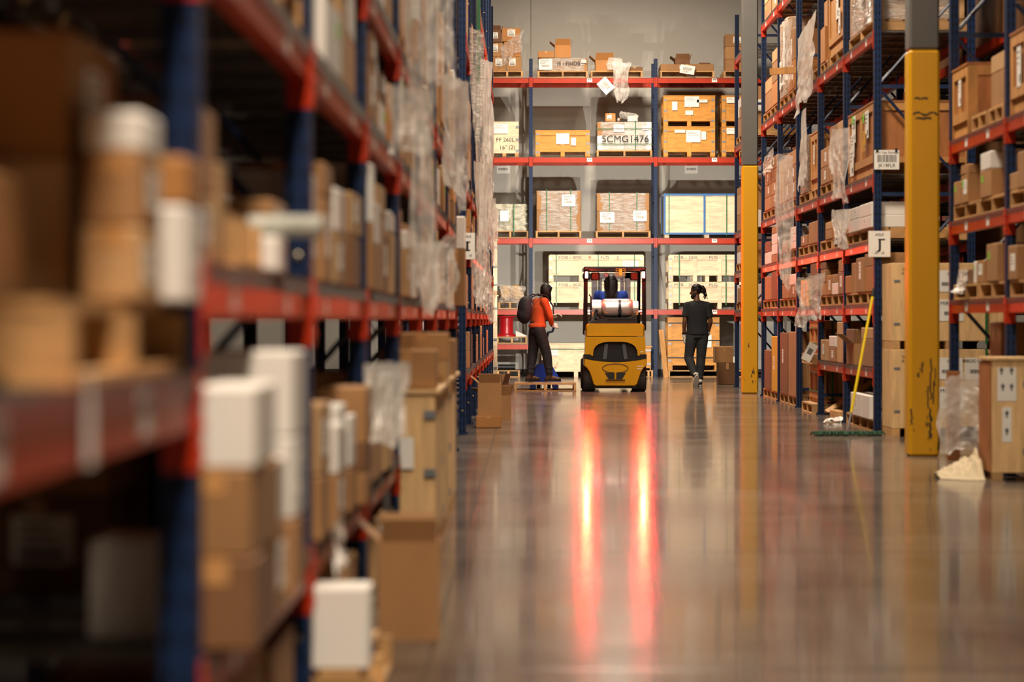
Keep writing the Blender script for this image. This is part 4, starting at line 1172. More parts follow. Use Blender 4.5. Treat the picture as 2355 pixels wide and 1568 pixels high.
# ---------------------------------------------------------------- plywood crates in front of the J rack
for i, (z, h) in enumerate([(0.0, .895), (.896, .885)]):
    lab = ['lower pale plywood crate with white labels, at the end of the J rack', 'upper pale plywood crate with white labels, at the end of the J rack'][i]
    t = crate(lab, 4.32, 25.13, z, 1.22, .72, h, 'ply', 'ply', 'plain', .085, False, ((.305, 'strap'),), clips=False)
    for (x, zz) in ((-.56, .26), (-.56, .7), (-.38, .13), (.53, .13)):
        mb = MB(); mb.box(-.03, .03, -.003, 0, -.012, .012) if zz > .2 else mb.box(-.014, .014, -.003, 0, -.03, .03)
        mb.build('corner_clip', M['greyplate'], t, (x + .02, -.343, zz))
    def lab_(cx, cz, w_, h_, rows):
        mb = MB(); mb.box(-w_/2, w_/2, -.002, 0, -h_/2, h_/2)
        o = mb.build('shipping_label', M['paper'], t, (cx, -.3435, cz))
        for (s_, sz, dx, dz) in rows: text(s_, sz, 'lettering', M['greyink'] if sz < .04 else M['ink'], o, (dx, -.003, dz))
        b_ = MB(); barcode(b_, -w_ * .3, w_ * .25, -.0028, -h_ * .22, -h_ * .05, 9 + i); b_.build('barcode', M['ink'], o)
        return o
    lab_(-.28, .62, .26, .20, ())
    lab_(.0, .70, .27, .22, (('QTY 200', .032, .03, .075),))
    lab_(.29, .70, .27, .22, (('MIROC', .045, -.09, .075), ('QTY 200', .032, .05, .075)))
    lab_(.02, .40, .25, .22, (('MIROC', .055, -.03, .07),))
    text('178', .03, 'lettering', M['ink'], t, (-.47, -.346, .82)); text('16 T', .03, 'lettering', M['ink'], t, (-.47, -.346, .78))

# ---------------------------------------------------------------- column-side rack
side_crate('brown crate with pale battens and a white paper, high shelf behind the column', 20.2, 20.93, 2.752, .95, .60, 0, ((0, .62, .12, .22, 'paper'),))
cell(RK, 1, 2.75, [(92, 18, 9, -8, 1, 't30'), (112, 14, 14, -12, 1, 't32F k9F'), (20, 60, 50, -4, 1, 'k28F t14')], [(14, 60), (82, 65)])
side_crate('brown crate with a paper and an amber patch, high shelf behind the column', 17.3, 18.42, 2.752, .95, .62, 0, ((.2, .55, .14, .3, 'paper'), (-.1, .8, .14, .16, 'orangeink'), (-.25, .5, .08, .1, 'lime')))
cell(RK, 1, 2.05, [(196, 30, 26, 0, 1, 'k20G'), (160, 32, 40, 0, 1, 'k24LG k8'), (122, 14, 16, -16, 1, 't38'), (60, 45, 40, 0, 1, 'k22G w14')], [(120, 112), (4, 110)])
cell(RK, 1, 1.37, [(150, 30, 30, -3, 1, 'd12'), (100, 30, 34, -2, 1, 'k18L'), (134, 12, 9, -2, 1, 'w18G'), (30, 50, 40, 0, 1, 'k30G')], [(120, 112), (4, 110)])
film('crumpled clear plastic on the chest-high shelf behind the column', [(3.645, 20.1, 1.62), (3.645, 20.5, 1.62)], .2, mk='film', taper=.9, seed=61, amp=.07, out=(-1, 0))
for b, zz in ((0, 1.37), (0, 2.05)): gen(RK, b, zz, 77, .45, 45, 70, 'ktk')

# floor things at the right-hand end
t = crate('tall plywood crate with arrow labels and grey clips, on the floor beyond the column', 3.85, 18.2, 0, .84, .46, .92, 'ply', 'ply', 'plain', .06, True, (), clips=False)
for (x, z, w_, h_, mks) in ((-.31, .72, .14, .25, 1), (-.31, .42, .07, .26, 0)):
    mb = MB(); mb.box(-w_/2, w_/2, -.002, 0, -h_/2, h_/2); o = mb.build('handling_label', M['paper'], t, (x + .02, -.2135, z))
    m2 = MB()
    for (ax, az) in (((-.04, .10), (.035, .10), (-.03, -.02), (.035, -.02)) if mks else ((0, .08), (0, -.05))):
        m2 = MB(); m2.add([(ax - .018, -.003, az), (ax + .018, -.003, az), (ax, -.003, az + .028)], [(0, 1, 2)]); m2.box(ax - .006, ax + .006, -.0034, -.002, az - .028, az)
        m2.build('arrow_mark', M['ink'], o)
for z in (.22, .72):
    mb = MB(); mb.box(-.05, .05, -.004, 0, -.02, .02); mb.build('corner_clip', M['greyplate'], t, (-.12, -.2135, z))
mb = MB(); mb.box(-.012, .0, -.21, .23, .07, .88); mb.build('side_board', M['brownply'], t, (-.404, 0, 0))
carton('amber carton behind the tall plywood crate beyond the column', 4.24, 20.66, 0, .5, .5, 1.18, 'o', '', -1)
for i, (x, y, h) in enumerate([(3.63, 20.65, .76), (3.86, 20.45, .70)]):
    mb = MB(); mb.box(-.05, .05, -.05, .05, 0, h); o = mb.build('timber_post', M['brownply'], None, (x, y, 0)); tag(o, ['brown timber stub under clear film, closer to the column', 'brown timber stub under clear film, closer to the tall crate'][i], 'post', 'timber stubs under film')
film('clear film bag draped over timber stubs behind the yellow column', [(3.50, 20.35, .70), (3.62, 20.3, .74), (3.80, 20.2, .72), (3.95, 20.15, .66)], .62, mk='film', taper=1.25, seed=66, amp=.12, out=(-.2, -1))
mb = MB(); mb.box(-.03, .03, -.01, .01, 0, .32); o = mb.build('white_board', M['w'], None, (3.66, 20.9, 0)); tag(o, 'narrow white board standing on the floor behind the yellow column', 'board')
# cream sheet on the floor
def heap(name, label, m, x0, x1, y0, y1, hts, seed, cat):
    """a sheet slumped on the floor, its crest height following HTS along x, with creases"""
    mb = MB(); vs, fs = [], []
    nu, nv = 40, 26
    for j in range(nv + 1):
        for i in range(nu + 1):
            u, v = i / nu, j / nv
            k = u * (len(hts) - 1); q = min(int(k), len(hts) - 2)
            crest = hts[q] + (hts[q + 1] - hts[q]) * (k - q)
            n1 = noise.noise(Vector((u * 4, v * 3, seed))); n2 = noise.noise(Vector((u * 9 + v * 5, v * 7 - u * 4, seed + 5)))
            prof = math.sin(PI * v) ** 1.3
            z = max(.004, crest * prof * (1 + .35 * n1) + .05 * n2 * prof * (.3 + u) + .004)
            edge = 1 + .18 * noise.noise(Vector((u * 5, seed * 2, 0)))
            wd = (y1 - y0) / 2 * (.35 + .65 * math.sin(PI * min(1, .15 + u * .85) * .5)) * edge
            vs.append((x0 + (x1 - x0) * u + .03 * n1 * (1 - u), (y0 + y1) / 2 + wd * (2 * v - 1), z))
    for j in range(nv):
        for i in range(nu):
            k = j * (nu + 1) + i
            fs.append((k, k + 1, k + nu + 2, k + nu + 1))
    mb.add(vs, fs)
    o = mb.build(name, m, None, (0, 0, 0), (0, 0, 0), True); tag(o, label, cat); return o
heap('cream_sheet', 'cream cloth sheet slumped on the floor against the tall plywood crate', M['cream'], 3.10, 3.405, 18.0, 18.75, (.03, .06, .08, .10, .13, .16, .20), 5, 'cloth')

# ---------------------------------------------------------------- mop
t = thing('mop', 'yellow-handled dust mop with a green head leaning on aisle J rack', 'mop', (3.305, 25.0, 0))
top = Vector((.335, .45, 1.53)); bot = Vector((.0, 0, .06))
mb = MB(); mb.tube(bot + (top - bot) * .12, top - (top - bot) * .06, .015, n=10); mb.build('handle', M['mopyellow'], t)
mb = MB(); mb.tube(top - (top - bot) * .06, top, .017, n=10); mb.build('grip', M['black'], t)
mb = MB(); mb.tube(bot, bot + (top - bot) * .125, .012, n=8); mb.box(-.03, .03, -.03, .03, .03, .06); mb.build('socket', M['steel'], t)
mb = MB(); rr = random.Random(8)
mb.box(-.33, .33, -.05, .05, .012, .032)
for i in range(150):
    x = rr.uniform(-.36, .34); a = rr.uniform(0, 2 * PI)
    p0 = Vector((x, rr.uniform(-.04, .04), .03)); d = Vector((math.cos(a) * .05, math.sin(a) * .10, 0))
    mb.path([p0, p0 + d * .5 + Vector((0, 0, .012)), p0 + d + Vector((0, 0, -.018))], .009, 5)
o = mb.build('mop_head', M['mopgreen'], t); o['kind'] = 'stuff'

# ---------------------------------------------------------------- end-wall rack: what stands on it
YB, SB = 50.3, 1 / 110.5
def bx(px): return (px - 1215) * SB
def back_pallet(label, x0, x1, z, d=1.0):
    return pallet(label, (bx(x0) + bx(x1)) / 2, YB + d / 2, z + .001, bx(x1) - bx(x0), d, 'y', .145, 'pallets on the end-wall rack')
def bcarton(label, x0, x1, z, h, col='k', fl='', y=YB + .02, d=.5, group='cartons on the end-wall rack'):
    return carton(label, (bx(x0) + bx(x1)) / 2, y + d / 2, z, bx(x1) - bx(x0) - .006, d, h, col, fl, 0, group)
Z4, Z3, Z2, Z1, Z0 = 6.231, 4.581, 2.901, 1.421, .701
# top level
back_pallet('wooden pallet under the tall carton stack, top level of end-wall rack', 1130, 1203, Z4)
zz = Z4 + .148
bcarton('labelled brown carton at the base of the tall stack, inner one, top level', 1128, 1164, zz, .29, 'k', 'F')
bcarton('labelled brown carton at the base of the tall stack, post-side one, top level', 1165, 1200, zz, .29, 'k', 'F')
bcarton('small labelled carton in the middle of the tall stack, top level', 1128, 1157, zz + .292, .29, 'k', 'F')
bcarton('brown carton in the middle of the tall stack, top level, post side', 1158, 1198, zz + .292, .31, 'o')
bcarton('dark open carton at the summit of the tall stack, top level', 1127, 1153, zz + .60, .25, 'd', 'OF')
bcarton('amber carton with small label at the summit of the tall stack', 1154, 1197, zz + .61, .28, 'o', 'F')
back_pallet('wooden pallet under the wide film-bound carton, top level of end-wall rack', 1236, 1352, Z4)
wrapped('wide low film-bound load marked in black, top level of end-wall rack', bx(1295), YB + .5, Z4 + .148, 1.02, .95, .26, 81, 'k', 0, ((-.36, .5, .28, .22), (.42, .75, .1, .07)), split=1)
bcarton('low amber carton perched on the wide film-bound load', 1237, 1275, Z4 + .42, .14, 'o')
bcarton('taller open amber carton perched on the wide film-bound load', 1276, 1313, Z4 + .42, .26, 'o', 'O')
back_pallet('wooden pallet with torn film, top level of end-wall rack', 1358, 1478, Z4)
bcarton('dented open brown carton on the torn-film pallet, top level', 1369, 1412, Z4 + .148, .22, 'o', 'O')
bcarton('flat brown carton on the torn-film pallet, top level', 1441, 1478, Z4 + .148, .08, 'd')
film('torn clear film dangling over the top orange beam of end-wall rack', [(bx(1405), YB - .12, Z4 + .32), (bx(1452), YB - .12, Z4 + .3)], .82, mk='film', taper=.5, seed=91, amp=.13, out=(0, -1))
film('bunched clear film heaped on the torn-film pallet, top level', [(bx(1398), YB - .02, Z4 + .42), (bx(1432), YB - .02, Z4 + .40)], .26, mk='film', taper=1.3, seed=92, amp=.10, out=(0, -1))
def placard(label, px, py, y, w_, h_, rot, sd):
    mb = MB(); mb.box(-w_/2, w_/2, -.003, .003, -h_/2, h_/2); barcode(mb, -w_ * .3, w_ * .3, -.003, -h_ * .12, h_ * .25, sd, 1)
    for q in range(2): mb.box(-w_ * .3, w_ * .1, -.0036, -.003, -h_ * (.25 + .1 * q), -h_ * (.21 + .1 * q), 1)
    o = mb.build('barcode_placard', [M['paper'], M['greyink']], None, (PX(px, y), y, PZ(py, y)), (0, R(rot), 0)); tag(o, label, 'placard'); return o
placard('white barcode placard hanging askew below the top orange beam', 1393, 197, 50.1, .30, .24, 48, 4)
placard('white barcode placard tilted against the low carton, top level', 1581, 160, 50.22, .30, .18, 9, 6)
back_pallet('wooden pallet under the low taped carton, top level of end-wall rack', 1518, 1643, Z4)
bcarton('low wide carton with papers taped on, top level of end-wall rack', 1519, 1642, Z4 + .148, .14, 'k', 'F', d=.9)
bcarton('small open carton on the low wide one, top level of end-wall rack', 1553, 1587, Z4 + .29, .09, 'd', 'O')
bcarton('flat black tray carton on the low wide one, top level', 1608, 1634, Z4 + .29, .03, 'd', 'N')
back_pallet('wooden pallet under three wrapped cartons, top level near the column', 1664, 1725, Z4)
for i, (h, n) in enumerate(((.24, 'lower'), (.26, 'middle'), (.26, 'upper'))):
    bcarton('%s carton of the wrapped trio on the top level near the column' % n, 1668, 1722, Z4 + .148 + (.0, .242, .504)[i], h, 'k', 'F' if i == 2 else '')
film('clear film pulled slantwise down the tall carton stack, top level of end-wall rack', [(bx(1150), YB - .01, Z4 + .62), (bx(1203), YB - .01, Z4 + 1.0)], .42, mk='clear', taper=.9, seed=96, amp=.06, out=(0, -1))
# second level from the top
t = crate('pale crate with marker writing and a barcode sheet, third level', bx(1160), YB + .5, Z3, bx(1196) - bx(1126), 1.0, .74, 'pine', 'pine', 'plain', .08, False, (), docs=((-.12, .8, .30, .20, 'paper'),))
text('FF 260L', .12, 'lettering', M['ink'], t, (.02, -.4845, .36)); text('16" (2)', .12, 'lettering', M['ink'], t, (.06, -.4845, .20))
crate('low amber crate with a loose lid and a white note, third level', bx(1294), YB + .5, Z3, bx(1357) - bx(1232), 1.0, .56, 'amberply', 'amberply', docs=((.0, .68, .27, .22, 'paper'), (.2, .58, .10, .16, 'tag')))
back_pallet('wooden pallet under the film-wrapped load with big black letters', 1372, 1500, Z3)
t = wrapped('film-wrapped grey load lettered SCMG1476 in black, third level', bx(1436), YB + .5, Z3 + .148, 1.14, .98, .58, 83, 'w', 0, ((-.1, .78, .22, .15), (.38, .8, .12, .1)), straps=((.2, 'strap'),))
text('SCMG1476', .20, 'lettering', M['ink'], t, (.02, -.525, .22), squash=1.05)
for v in (.12, .44):
    s = MB(); s.box(-.59, .59, -.516, -.513, v - .007, v + .007); s.build('strap', M['strap'], t)
bcarton('small amber carton with a white label on the lettered load', 1392, 1416, Z3 + .745, .17, 'o', 'F', d=.3)
bcarton('tiny brown carton beside the amber one on the lettered load', 1419, 1428, Z3 + .745, .07, 'd', 'F', d=.2)
bcarton('white carton under film scraps on the lettered load', 1443, 1467, Z3 + .745, .12, 'w', '', d=.3)
film('clear film scrap over the white carton on the lettered load', [(bx(1425), YB - .03, Z3 + .95), (bx(1466), YB - .03, Z3 + .9)], .15, mk='clear', taper=1.0, seed=93, amp=.06, out=(0, -1))
for (x0, x1, w_) in ((1525, 1645, 'beside the blue post'), (1659, 1735, 'beside the grey column')):
    for i in range(2):
        docs = ((.05, .8, .3, .22, 'paper'), (-.28, .66, .11, .18, 'tag'), (.25, .82, .22, .06, 'tag'), (.0, .44, .16, .09, 'paper')) if i else ((.08, .68, .3, .25, 'paper'), (.28, .7, .1, .17, 'tag'), (-.18, .84, .22, .06, 'tag'))
        if x0 > 1650: docs = ((-.2, .85, .2, .12, 'paper'),)
        crate('%s amber crate of the pair on the third level, %s' % (('lower', 'upper')[i], w_), (bx(x0) + bx(x1)) / 2, YB + .5, Z3 + i * .642, bx(x1) - bx(x0) - .01, 1.0, .64, 'amberply', 'amberply', docs=docs)
# third level: second beam
back_pallet('wooden pallet under the silver foil load, second level of end-wall rack', 1131, 1216, Z2)
t = thing('foil_load', 'silver foil wrapped load with a green strap, second level of end-wall rack', 'load', (bx(1172), YB + .5, Z2 + .148))
shell(.72, .9, .56, 5, .05, 'foil', 'foil_wrap', t, n=18)
s = MB(); s.box(.08, .10, -.53, -.52, -.1, .56); s.build('strap', M['strap'], t)
s = MB(); s.box(-.2, -.02, -.532, -.528, .2, .42); s.build('document', M['paper'], t)
back_pallet('wooden pallet under the tall shiny wrapped cartons, second level', 1232, 1337, Z2)
wrapped('tall shiny wrapped carton load with one white sheet, second level', bx(1285), YB + .5, Z2 + .148, .93, .95, .83, 84, 'k', 0, ((.22, .76, .28, .24),), straps=((-.27, 'strap'), (.27, 'strap')))
back_pallet('wooden pallet under the wide shiny wrapped cartons, second level', 1370, 1496, Z2)
wrapped('wide shiny wrapped carton load with two white sheets, second level', bx(1433), YB + .5, Z2 + .148, 1.1, .95, .78, 85, 'k', 0, ((-.3, .36, .3, .22), (.32, .4, .28, .22)), straps=((-.26, 'strap'), (.26, 'strap')))
t = thing('wooden_crate', 'long pine crate with blue metal edges on the second level', 'crate', (bx(1620), YB + .5, Z2))
W_ = 1.70
mb = MB(); mb.box(-W_/2 + .02, W_/2 - .02, -.48, .48, .09, .90); mb.build('panel_box', M['pine'], t)
mb = MB(); e = .04
for y0, y1 in ((-.5, -.478), (.478, .5)):
    mb.box(-W_/2, W_/2, y0, y1, .07, .07 + e); mb.box(-W_/2, W_/2, y0, y1, .92 - e, .92)
    for x in (-W_/2, -W_/2 + .83, W_/2 - e): mb.box(x, x + e, y0, y1, .07 + e, .92 - e)
mb.build('edge_trim', M['frameblue'], t)
for x in (-W_/2 + .02, 0, W_/2 - .12):
    mb = MB(); mb.box(x, x + .1, -.47, .47, 0, .07); mb.build('skid', M['pine'], t)
for x in (-.74, .46):
    mb = MB(); mb.box(x - .008, x + .008, -.506, -.501, .05, .925); mb.build('strap', M['strap'], t)
# first level: the bright crates
for (x0, x1, w_, st) in ((1262, 1481, 'behind the forklift', (-.42, .02, .40)), (1537, 1716, 'behind the man in black', (-.36, .24))):
    for i in range(2):
        W_ = bx(x1) - bx(x0)
        t = crate('%s long pine crate with marker writing, first level %s' % (('lower', 'upper')[i], w_), (bx(x0) + bx(x1)) / 2, YB + .5, Z1 + i * .569, W_, 1.0, .563, 'pine', 'pine', 'frame', .13, False, [(u, 'strap') for u in st], cols=3 if x0 < 1500 else 3, docs=((.36, .62, .32, .18, 'paper'),) if x0 < 1500 and i else ())
        text('FOB - 300L', .09, 'lettering', M['greyink'], t, (-W_ * .27, -.505, .50), squash=1.2); text('FLG     2', .09, 'lettering', M['greyink'], t, (W_ * .14, -.505, .50), squash=1.2)
back_pallet('small wooden pallet under the tan canvas bundle, first level', 1146, 1200, Z1, .8)
mb = MB(); 
for (c, r) in (((-.13, 0, .13), (.14, .25, .13)), ((.1, .02, .2), (.17, .28, .17)), ((.15, -.1, .1), (.14, .2, .1)), ((-.12, .1, .27), (.12, .2, .09)), ((-.14, -.2, .12), (.08, .08, .08))): mb.ball(c, r, 14)
o = remesh(mb, 'canvas_bundle', M['canvas'], None, .02, 3, (bx(1175), YB + .4, Z1 + .148)); tag(o, 'tan canvas sack bundle under clear film on the first level, by the orange-shirted person', 'bundle')
film('clear film over the tan canvas bundle, first level of end-wall rack', [(bx(1152), YB + .0, Z1 + .50), (bx(1206), YB + .0, Z1 + .47)], .32, mk='clear', taper=1.1, seed=95, amp=.05, out=(0, -1))
# low beam and floor
back_pallet('wooden pallet under the red drum, low beam of end-wall rack', 1142, 1213, Z0, .9)
t = thing('cable_drum', 'bright red flanged drum on the low beam of end-wall rack', 'drum', (bx(1164), YB + .45, Z0 + .148))
mb = MB(); mb.lathe([(.2, 0), (.24, .0), (.24, .035), (.15, .06), (.145, .2), (.15, .38), (.2, .40), (.21, .43), (.0, .43)], 28); mb.build('drum_body', M['red'], t, smooth=False)
mb = MB(); mb.add([(-.13, -.06, 0), (.14, -.1, 0), (.12, .1, 0), (-.13, .06, 0), (-.13, -.06, .12), (-.1, .05, .1)], [(0, 1, 2, 3), (0, 4, 1), (4, 5, 2, 1), (5, 3, 2), (0, 3, 5, 4)])
o = mb.build('paper_bag', M['paper'], None, (bx(1195) + .05, YB + .25, Z0 + .148)); tag(o, 'crushed white paper bag beside the red drum', 'bag')
back_pallet('wooden pallet under the dark roll, on the floor of end-wall rack', 1143, 1196, 0, .9)
roll('tarpaulin_roll', 'dark tarpaulin roll on a floor pallet below the red drum', (bx(1145), YB + .35, .147 + .06), (bx(1185), YB + .35, .147 + .06), .058, M['black'], 'roll')
t = crate('large pale crate with a green strap on the floor behind the forklift', bx(1362), YB + .5, 0, bx(1478) - bx(1246), 1.0, .71, 'pine', 'pine', 'frame', .12, True, (), cols=3, docs=((-.38, .72, .16, .12, 'paper'),))
s = MB(); s.box(-1.06, 1.06, -.508, -.504, .575, .592); s.build('strap', M['strap'], t)
crate('narrow orange crate on the floor beside the blue post, end-wall rack', bx(1490), YB + .4, .15, .16, .8, .50, 'amberply', 'amberply', 'plain', .04, True)
back_pallet('low wooden skid under the narrow orange crate', 1481, 1502, .0, .85)
back_pallet('wooden pallet under the big amber crate with black straps', 1536, 1656, 0)
t = crate('big amber crate bound with three black straps behind the man in black', bx(1595), YB + .5, .150, bx(1655) - bx(1536), 1.0, 1.10, 'amberply', 'amberply', 'frame', .10, True, (), cols=1, docs=((.30, .55, .1, .26, 'paper'), (-.14, .76, .08, .06, 'paper')))
for v in (.26, .62, .98):
    s = MB(); s.box(-.55, .55, -.512, -.506, v - .012, v + .012); s.build('strap', M['blackstrap'], t)
mb = MB(); mb.box(-.05, .05, -.012, .012, 0, 1.0); o = mb.build('timber_plank', M['stud'], None, (bx(1531), YB - .08, 0), (R(3), R(-6), 0)); tag(o, 'dark plank leaning by the blue post next to the big amber crate', 'plank')
back_pallet('small wooden pallet on the floor between the big amber crate and the column', 1664, 1712, 0, .8)
bcarton('low silver-taped white carton on the small floor pallet by the column', 1664, 1690, .148, .13, 'w', 'F')
bcarton('upright white carton on the low one, small floor pallet by the column', 1678, 1692, .28, .15, 'w', '', d=.3)
for s_, px in (('Z28A', 1157), ('Z32A', 1590)):
    y = 51.88
    t = thing('location_sign', 'white wall placard reading %s with a barcode behind the end-wall rack' % s_, 'sign', (PX(px, y), y, PZ(386, y)))
    mb = MB(); mb.box(-.14, .14, -.004, .004, -.12, .12); mb.build('plate', M['paper'], t)
    text(s_, .085, 'lettering', M['ink'], t, (0, -.006, .07)); mb = MB(); barcode(mb, -.1, .1, -.0045, -.05, .0, 7); mb.build('barcode', M['ink'], t)
# marker on the wide load
t = [o for o in COL.objects if o.get('label', '').startswith('wide low film-bound load')][0]
text('IS - FIHDB', .11, 'lettering', M['ink'], t, (.12, -.51, .15))

# ---------------------------------------------------------------- forklift (local: rear faces -y)
FY = 40.15
fk = thing('forklift', 'yellow gas forklift with red rear lights, seen from behind, driver aboard', 'forklift', (1.445, FY, 0))
def part(mb, name, m, parent=fk, loc=(0, 0, 0), rot=(0, 0, 0), smooth=False): return mb.build(name, m, parent, loc, rot, smooth)
def arc(cx, cz, rx, rz, a0, a1, n): return [(cx + rx * math.cos(R(a0 + (a1 - a0) * i / n)), cz + rz * math.sin(R(a0 + (a1 - a0) * i / n))) for i in range(n + 1)]
# hood
poly = [(-.49, .925), (.49, .925)] + arc(.43, 1.065, .06, .07, 0, 90, 5) + arc(-.43, 1.065, .06, .07, 90, 180, 5)
mb = MB(); mb.prism(poly, 0.03, .95, inset=.05, dy=.05); part(mb, 'engine_hood', M['fork_yellow'])
# arch above the grille
poly = [(-.505, .60), (-.495, .918), (.495, .918), (.505, .60), (.372, .60)] + [(.37 * math.copysign(abs(math.cos(R(a))) ** .62, math.cos(R(a))), .60 + .235 * math.sin(R(a)) ** .75) for a in range(8, 173, 8)] + [(-.372, .60)]
mb = MB(); mb.prism(poly, 0.0, .42); part(mb, 'grille_surround', M['fork_yellow'])
mb = MB(); mb.box(-.46, .46, .16, .40, .45, .90); part(mb, 'grille_recess', M['black'])
for sx in (-1, 1):
    mb = MB(); mb.add([(sx * .15, .04, .51), (sx * .21, .04, .51), (sx * .17, .10, .83), (sx * .11, .10, .83), (sx * .15, .16, .51), (sx * .21, .16, .51), (sx * .17, .16, .83), (sx * .11, .16, .83)],
        [(0, 1, 2, 3), (4, 7, 6, 5), (0, 4, 5, 1), (3, 2, 6, 7), (0, 3, 7, 4), (1, 5, 6, 2)]); part(mb, 'grille_strut', M['darkmetal'])
# black waist band, curved like a smile
def smile(x, z0, dip): return z0 - dip * (1 - (x / .52) ** 2)
xs = [-.52 + 1.04 * i / 20 for i in range(21)]
poly = [(x, smile(x, .555, .055)) for x in xs] + [(x, smile(x, .612, .075) if abs(x) < .37 else .625) for x in xs[::-1]]
mb = MB(); mb.prism(poly, -.015, .42, inset=.0); part(mb, 'waist_band', M['darkmetal'])
# lower counterweight
poly = [(x, smile(x, .552, .056)) for x in xs] + [(.52, .44), (.475, .40), (.43, .33), (.40, .24), (.365, .13), (.33, .10), (-.33, .10), (-.365, .13), (-.40, .24), (-.43, .33), (-.475, .40), (-.52, .44)]
mb = MB(); mb.prism(poly[::-1], -.03, .55, inset=.03, dy=.03); part(mb, 'counterweight', M['fork_yellow'])
mb = MB(); mb.path([(x * .215, -.034, .395 - .075 * z) for x, z in arc(0, 0, 1, 1, 0, 360, 28)], .005, 5); part(mb, 'access_outline', M['darkmetal'])
mb = MB(); mb.add([(-.175, -.036, .32), (.175, -.036, .32), (.11, -.036, .215), (-.11, -.036, .215), (-.175, -.02, .32), (.175, -.02, .32), (.11, -.02, .215), (-.11, -.02, .215)], [(0, 3, 2, 1), (0, 1, 5, 4), (3, 7, 6, 2), (0, 4, 7, 3), (1, 2, 6, 5)]); part(mb, 'drawbar_pocket', M['black'])
mb = MB(); mb.tube((0, -.045, .21), (0, -.045, .325), .017, n=10); part(mb, 'drawbar_pin', M['fork_yellow'])
mb = MB(); mb.box(-.16, .16, -.05, -.03, .195, .207); part(mb, 'drawbar_lip', M['darkmetal'])
mb = MB(); mb.box(-.36, .36, .05, 1.5, .06, .12); part(mb, 'underbody', M['black'])
for (mx_, mz, mw, my) in ((.40, .43, .085, -.033), (.40, .385, .075, -.033), (.44, .665, .05, -.002)):
    mb = MB(); mr_ = random.Random(int(mz * 100)); x_ = mx_ - mw / 2
    while x_ < mx_ + mw / 2: q_ = mr_.uniform(.008, .014); mb.box(x_, x_ + q_, my - .002, my, mz - .008, mz + mr_.uniform(.004, .01)); x_ += q_ + .004
    part(mb, 'lettering', M['tag'])
# wheels
def wheel(x, y, r, w_):
    o = None
    mb = MB(); mx = Matrix.Rotation(R(90), 4, 'Y')
    mb.lathe([(r * .55, -w_/2), (r * .9, -w_/2), (r, -w_/2 + .025), (r, w_/2 - .025), (r * .9, w_/2), (r * .55, w_/2)], 28, 0, mx); o = part(mb, 'wheel', M['rubber'], fk, (x, y, r))
    mb = MB(); mb.lathe([(.02, -w_/2 + .02), (r * .55, -w_/2 + .01), (r * .55, w_/2 - .01), (.02, w_/2 - .02)], 20, 0, mx); part(mb, 'hub', M['fork_yellow'], o)
for sx in (-1, 1): wheel(sx * .425, .26, .225, .19); wheel(sx * .43, 1.55, .27, .22)
# body ahead of the counterweight
mb = MB(); mb.cbox(-.50, .50, .57, 1.9, .32, .60, .02); part(mb, 'chassis', M['fork_yellow'])
mb = MB(); mb.cbox(-.44, .44, 1.75, 1.92, .6, 1.18, .03); part(mb, 'dashboard', M['black'])
mb = MB(); mb.cbox(-.26, .26, .86, 1.36, .86, .985, .04); mb.box(-.2, .2, .97, 1.3, .6, .86); mb.cbox(-.25, .25, .78, .88, .985, 1.36, .03); part(mb, 'seat', M['black'])
mb = MB(); mb.path([(.0 + .17 * math.cos(R(a)), 1.65 + .08 * math.sin(R(a)), 1.39 + .12 * math.sin(R(a))) for a in range(0, 361, 15)], .013, 6); mb.tube((0, 1.65, 1.39), (0, 1.78, 1.14), .018); mb.tube((-.16, 1.65, 1.39), (.16, 1.65, 1.39), .01); part(mb, 'steering_wheel', M['black'])
# overhead guard
for sx in (-1, 1):
    mb = MB(); mb.path([(sx * .49, .22, 1.02), (sx * .485, .22, 2.02)], .034, 8); part(mb, 'guard_post', M['darkmetal'])
    mb = MB(); mb.path([(sx * .47, 1.85, .95), (sx * .46, 1.6, 1.6), (sx * .46, 1.45, 2.05)], .03, 8); part(mb, 'guard_post', M['darkmetal'])
mb = MB(); mb.cbox(-.52, .52, .16, .26, 2.015, 2.085, .02); mb.cbox(-.50, .50, 1.40, 1.48, 2.02, 2.085, .015); mb.cbox(-.52, -.45, .26, 1.40, 2.02, 2.085, .015); mb.cbox(.45, .52, .26, 1.40, 2.02, 2.085, .015)
for i in range(6): mb.box(-.37 + .148 * i - .01, -.37 + .148 * i + .01, .26, 1.40, 2.03, 2.07)
part(mb, 'overhead_guard', M['darkmetal'])
mb = MB(); mb.path([(-.43, .24, 1.62), (-.40, .22, 1.58), (-.40, .22, 1.22), (-.43, .24, 1.18)], .012, 6); part(mb, 'grab_handle', M['black'])
# red strobes, beacon, gauge, mirrors
for sx in (-1, 1):
    mb = MB(); mb.cbox(-.03, .03, .0, .05, -.065, .065, .01); h_ = part(mb, 'lamp_housing', M['black'], fk, (sx * .475, .12, 1.945))
    mb = MB(); mb.cbox(-.021, .021, -.012, .0, -.052, .052, .006); part(mb, 'warning_lamp', M['red_lamp'], fk, (sx * .475, .12, 1.945))
    mb = MB(); mb.cbox(-.075, .075, 0, .05, -.075, .06, .02); part(mb, 'mirror', M['matte'], fk, (sx * .33, .22, 1.93), (0, 0, R(12) * sx))
mb = MB(); mb.tube((0, 0, 0), (0, .03, 0), .042, n=20); mb.tube((0, -.004, 0), (0, 0, 0), .035, n=20, mi=1); part(mb, 'gauge_lamp', [M['black'], M['lens']], fk, (-.145, .15, 1.945))
mb = MB()
for z in (-.06, -.03, 0, .03, .06): mb.box(-.075, .075, -.045, -.04, z - .005, z + .005)
for x in (-.075, -.025, .025, .075): mb.box(x - .005, x + .005, -.045, -.04, -.065, .065)
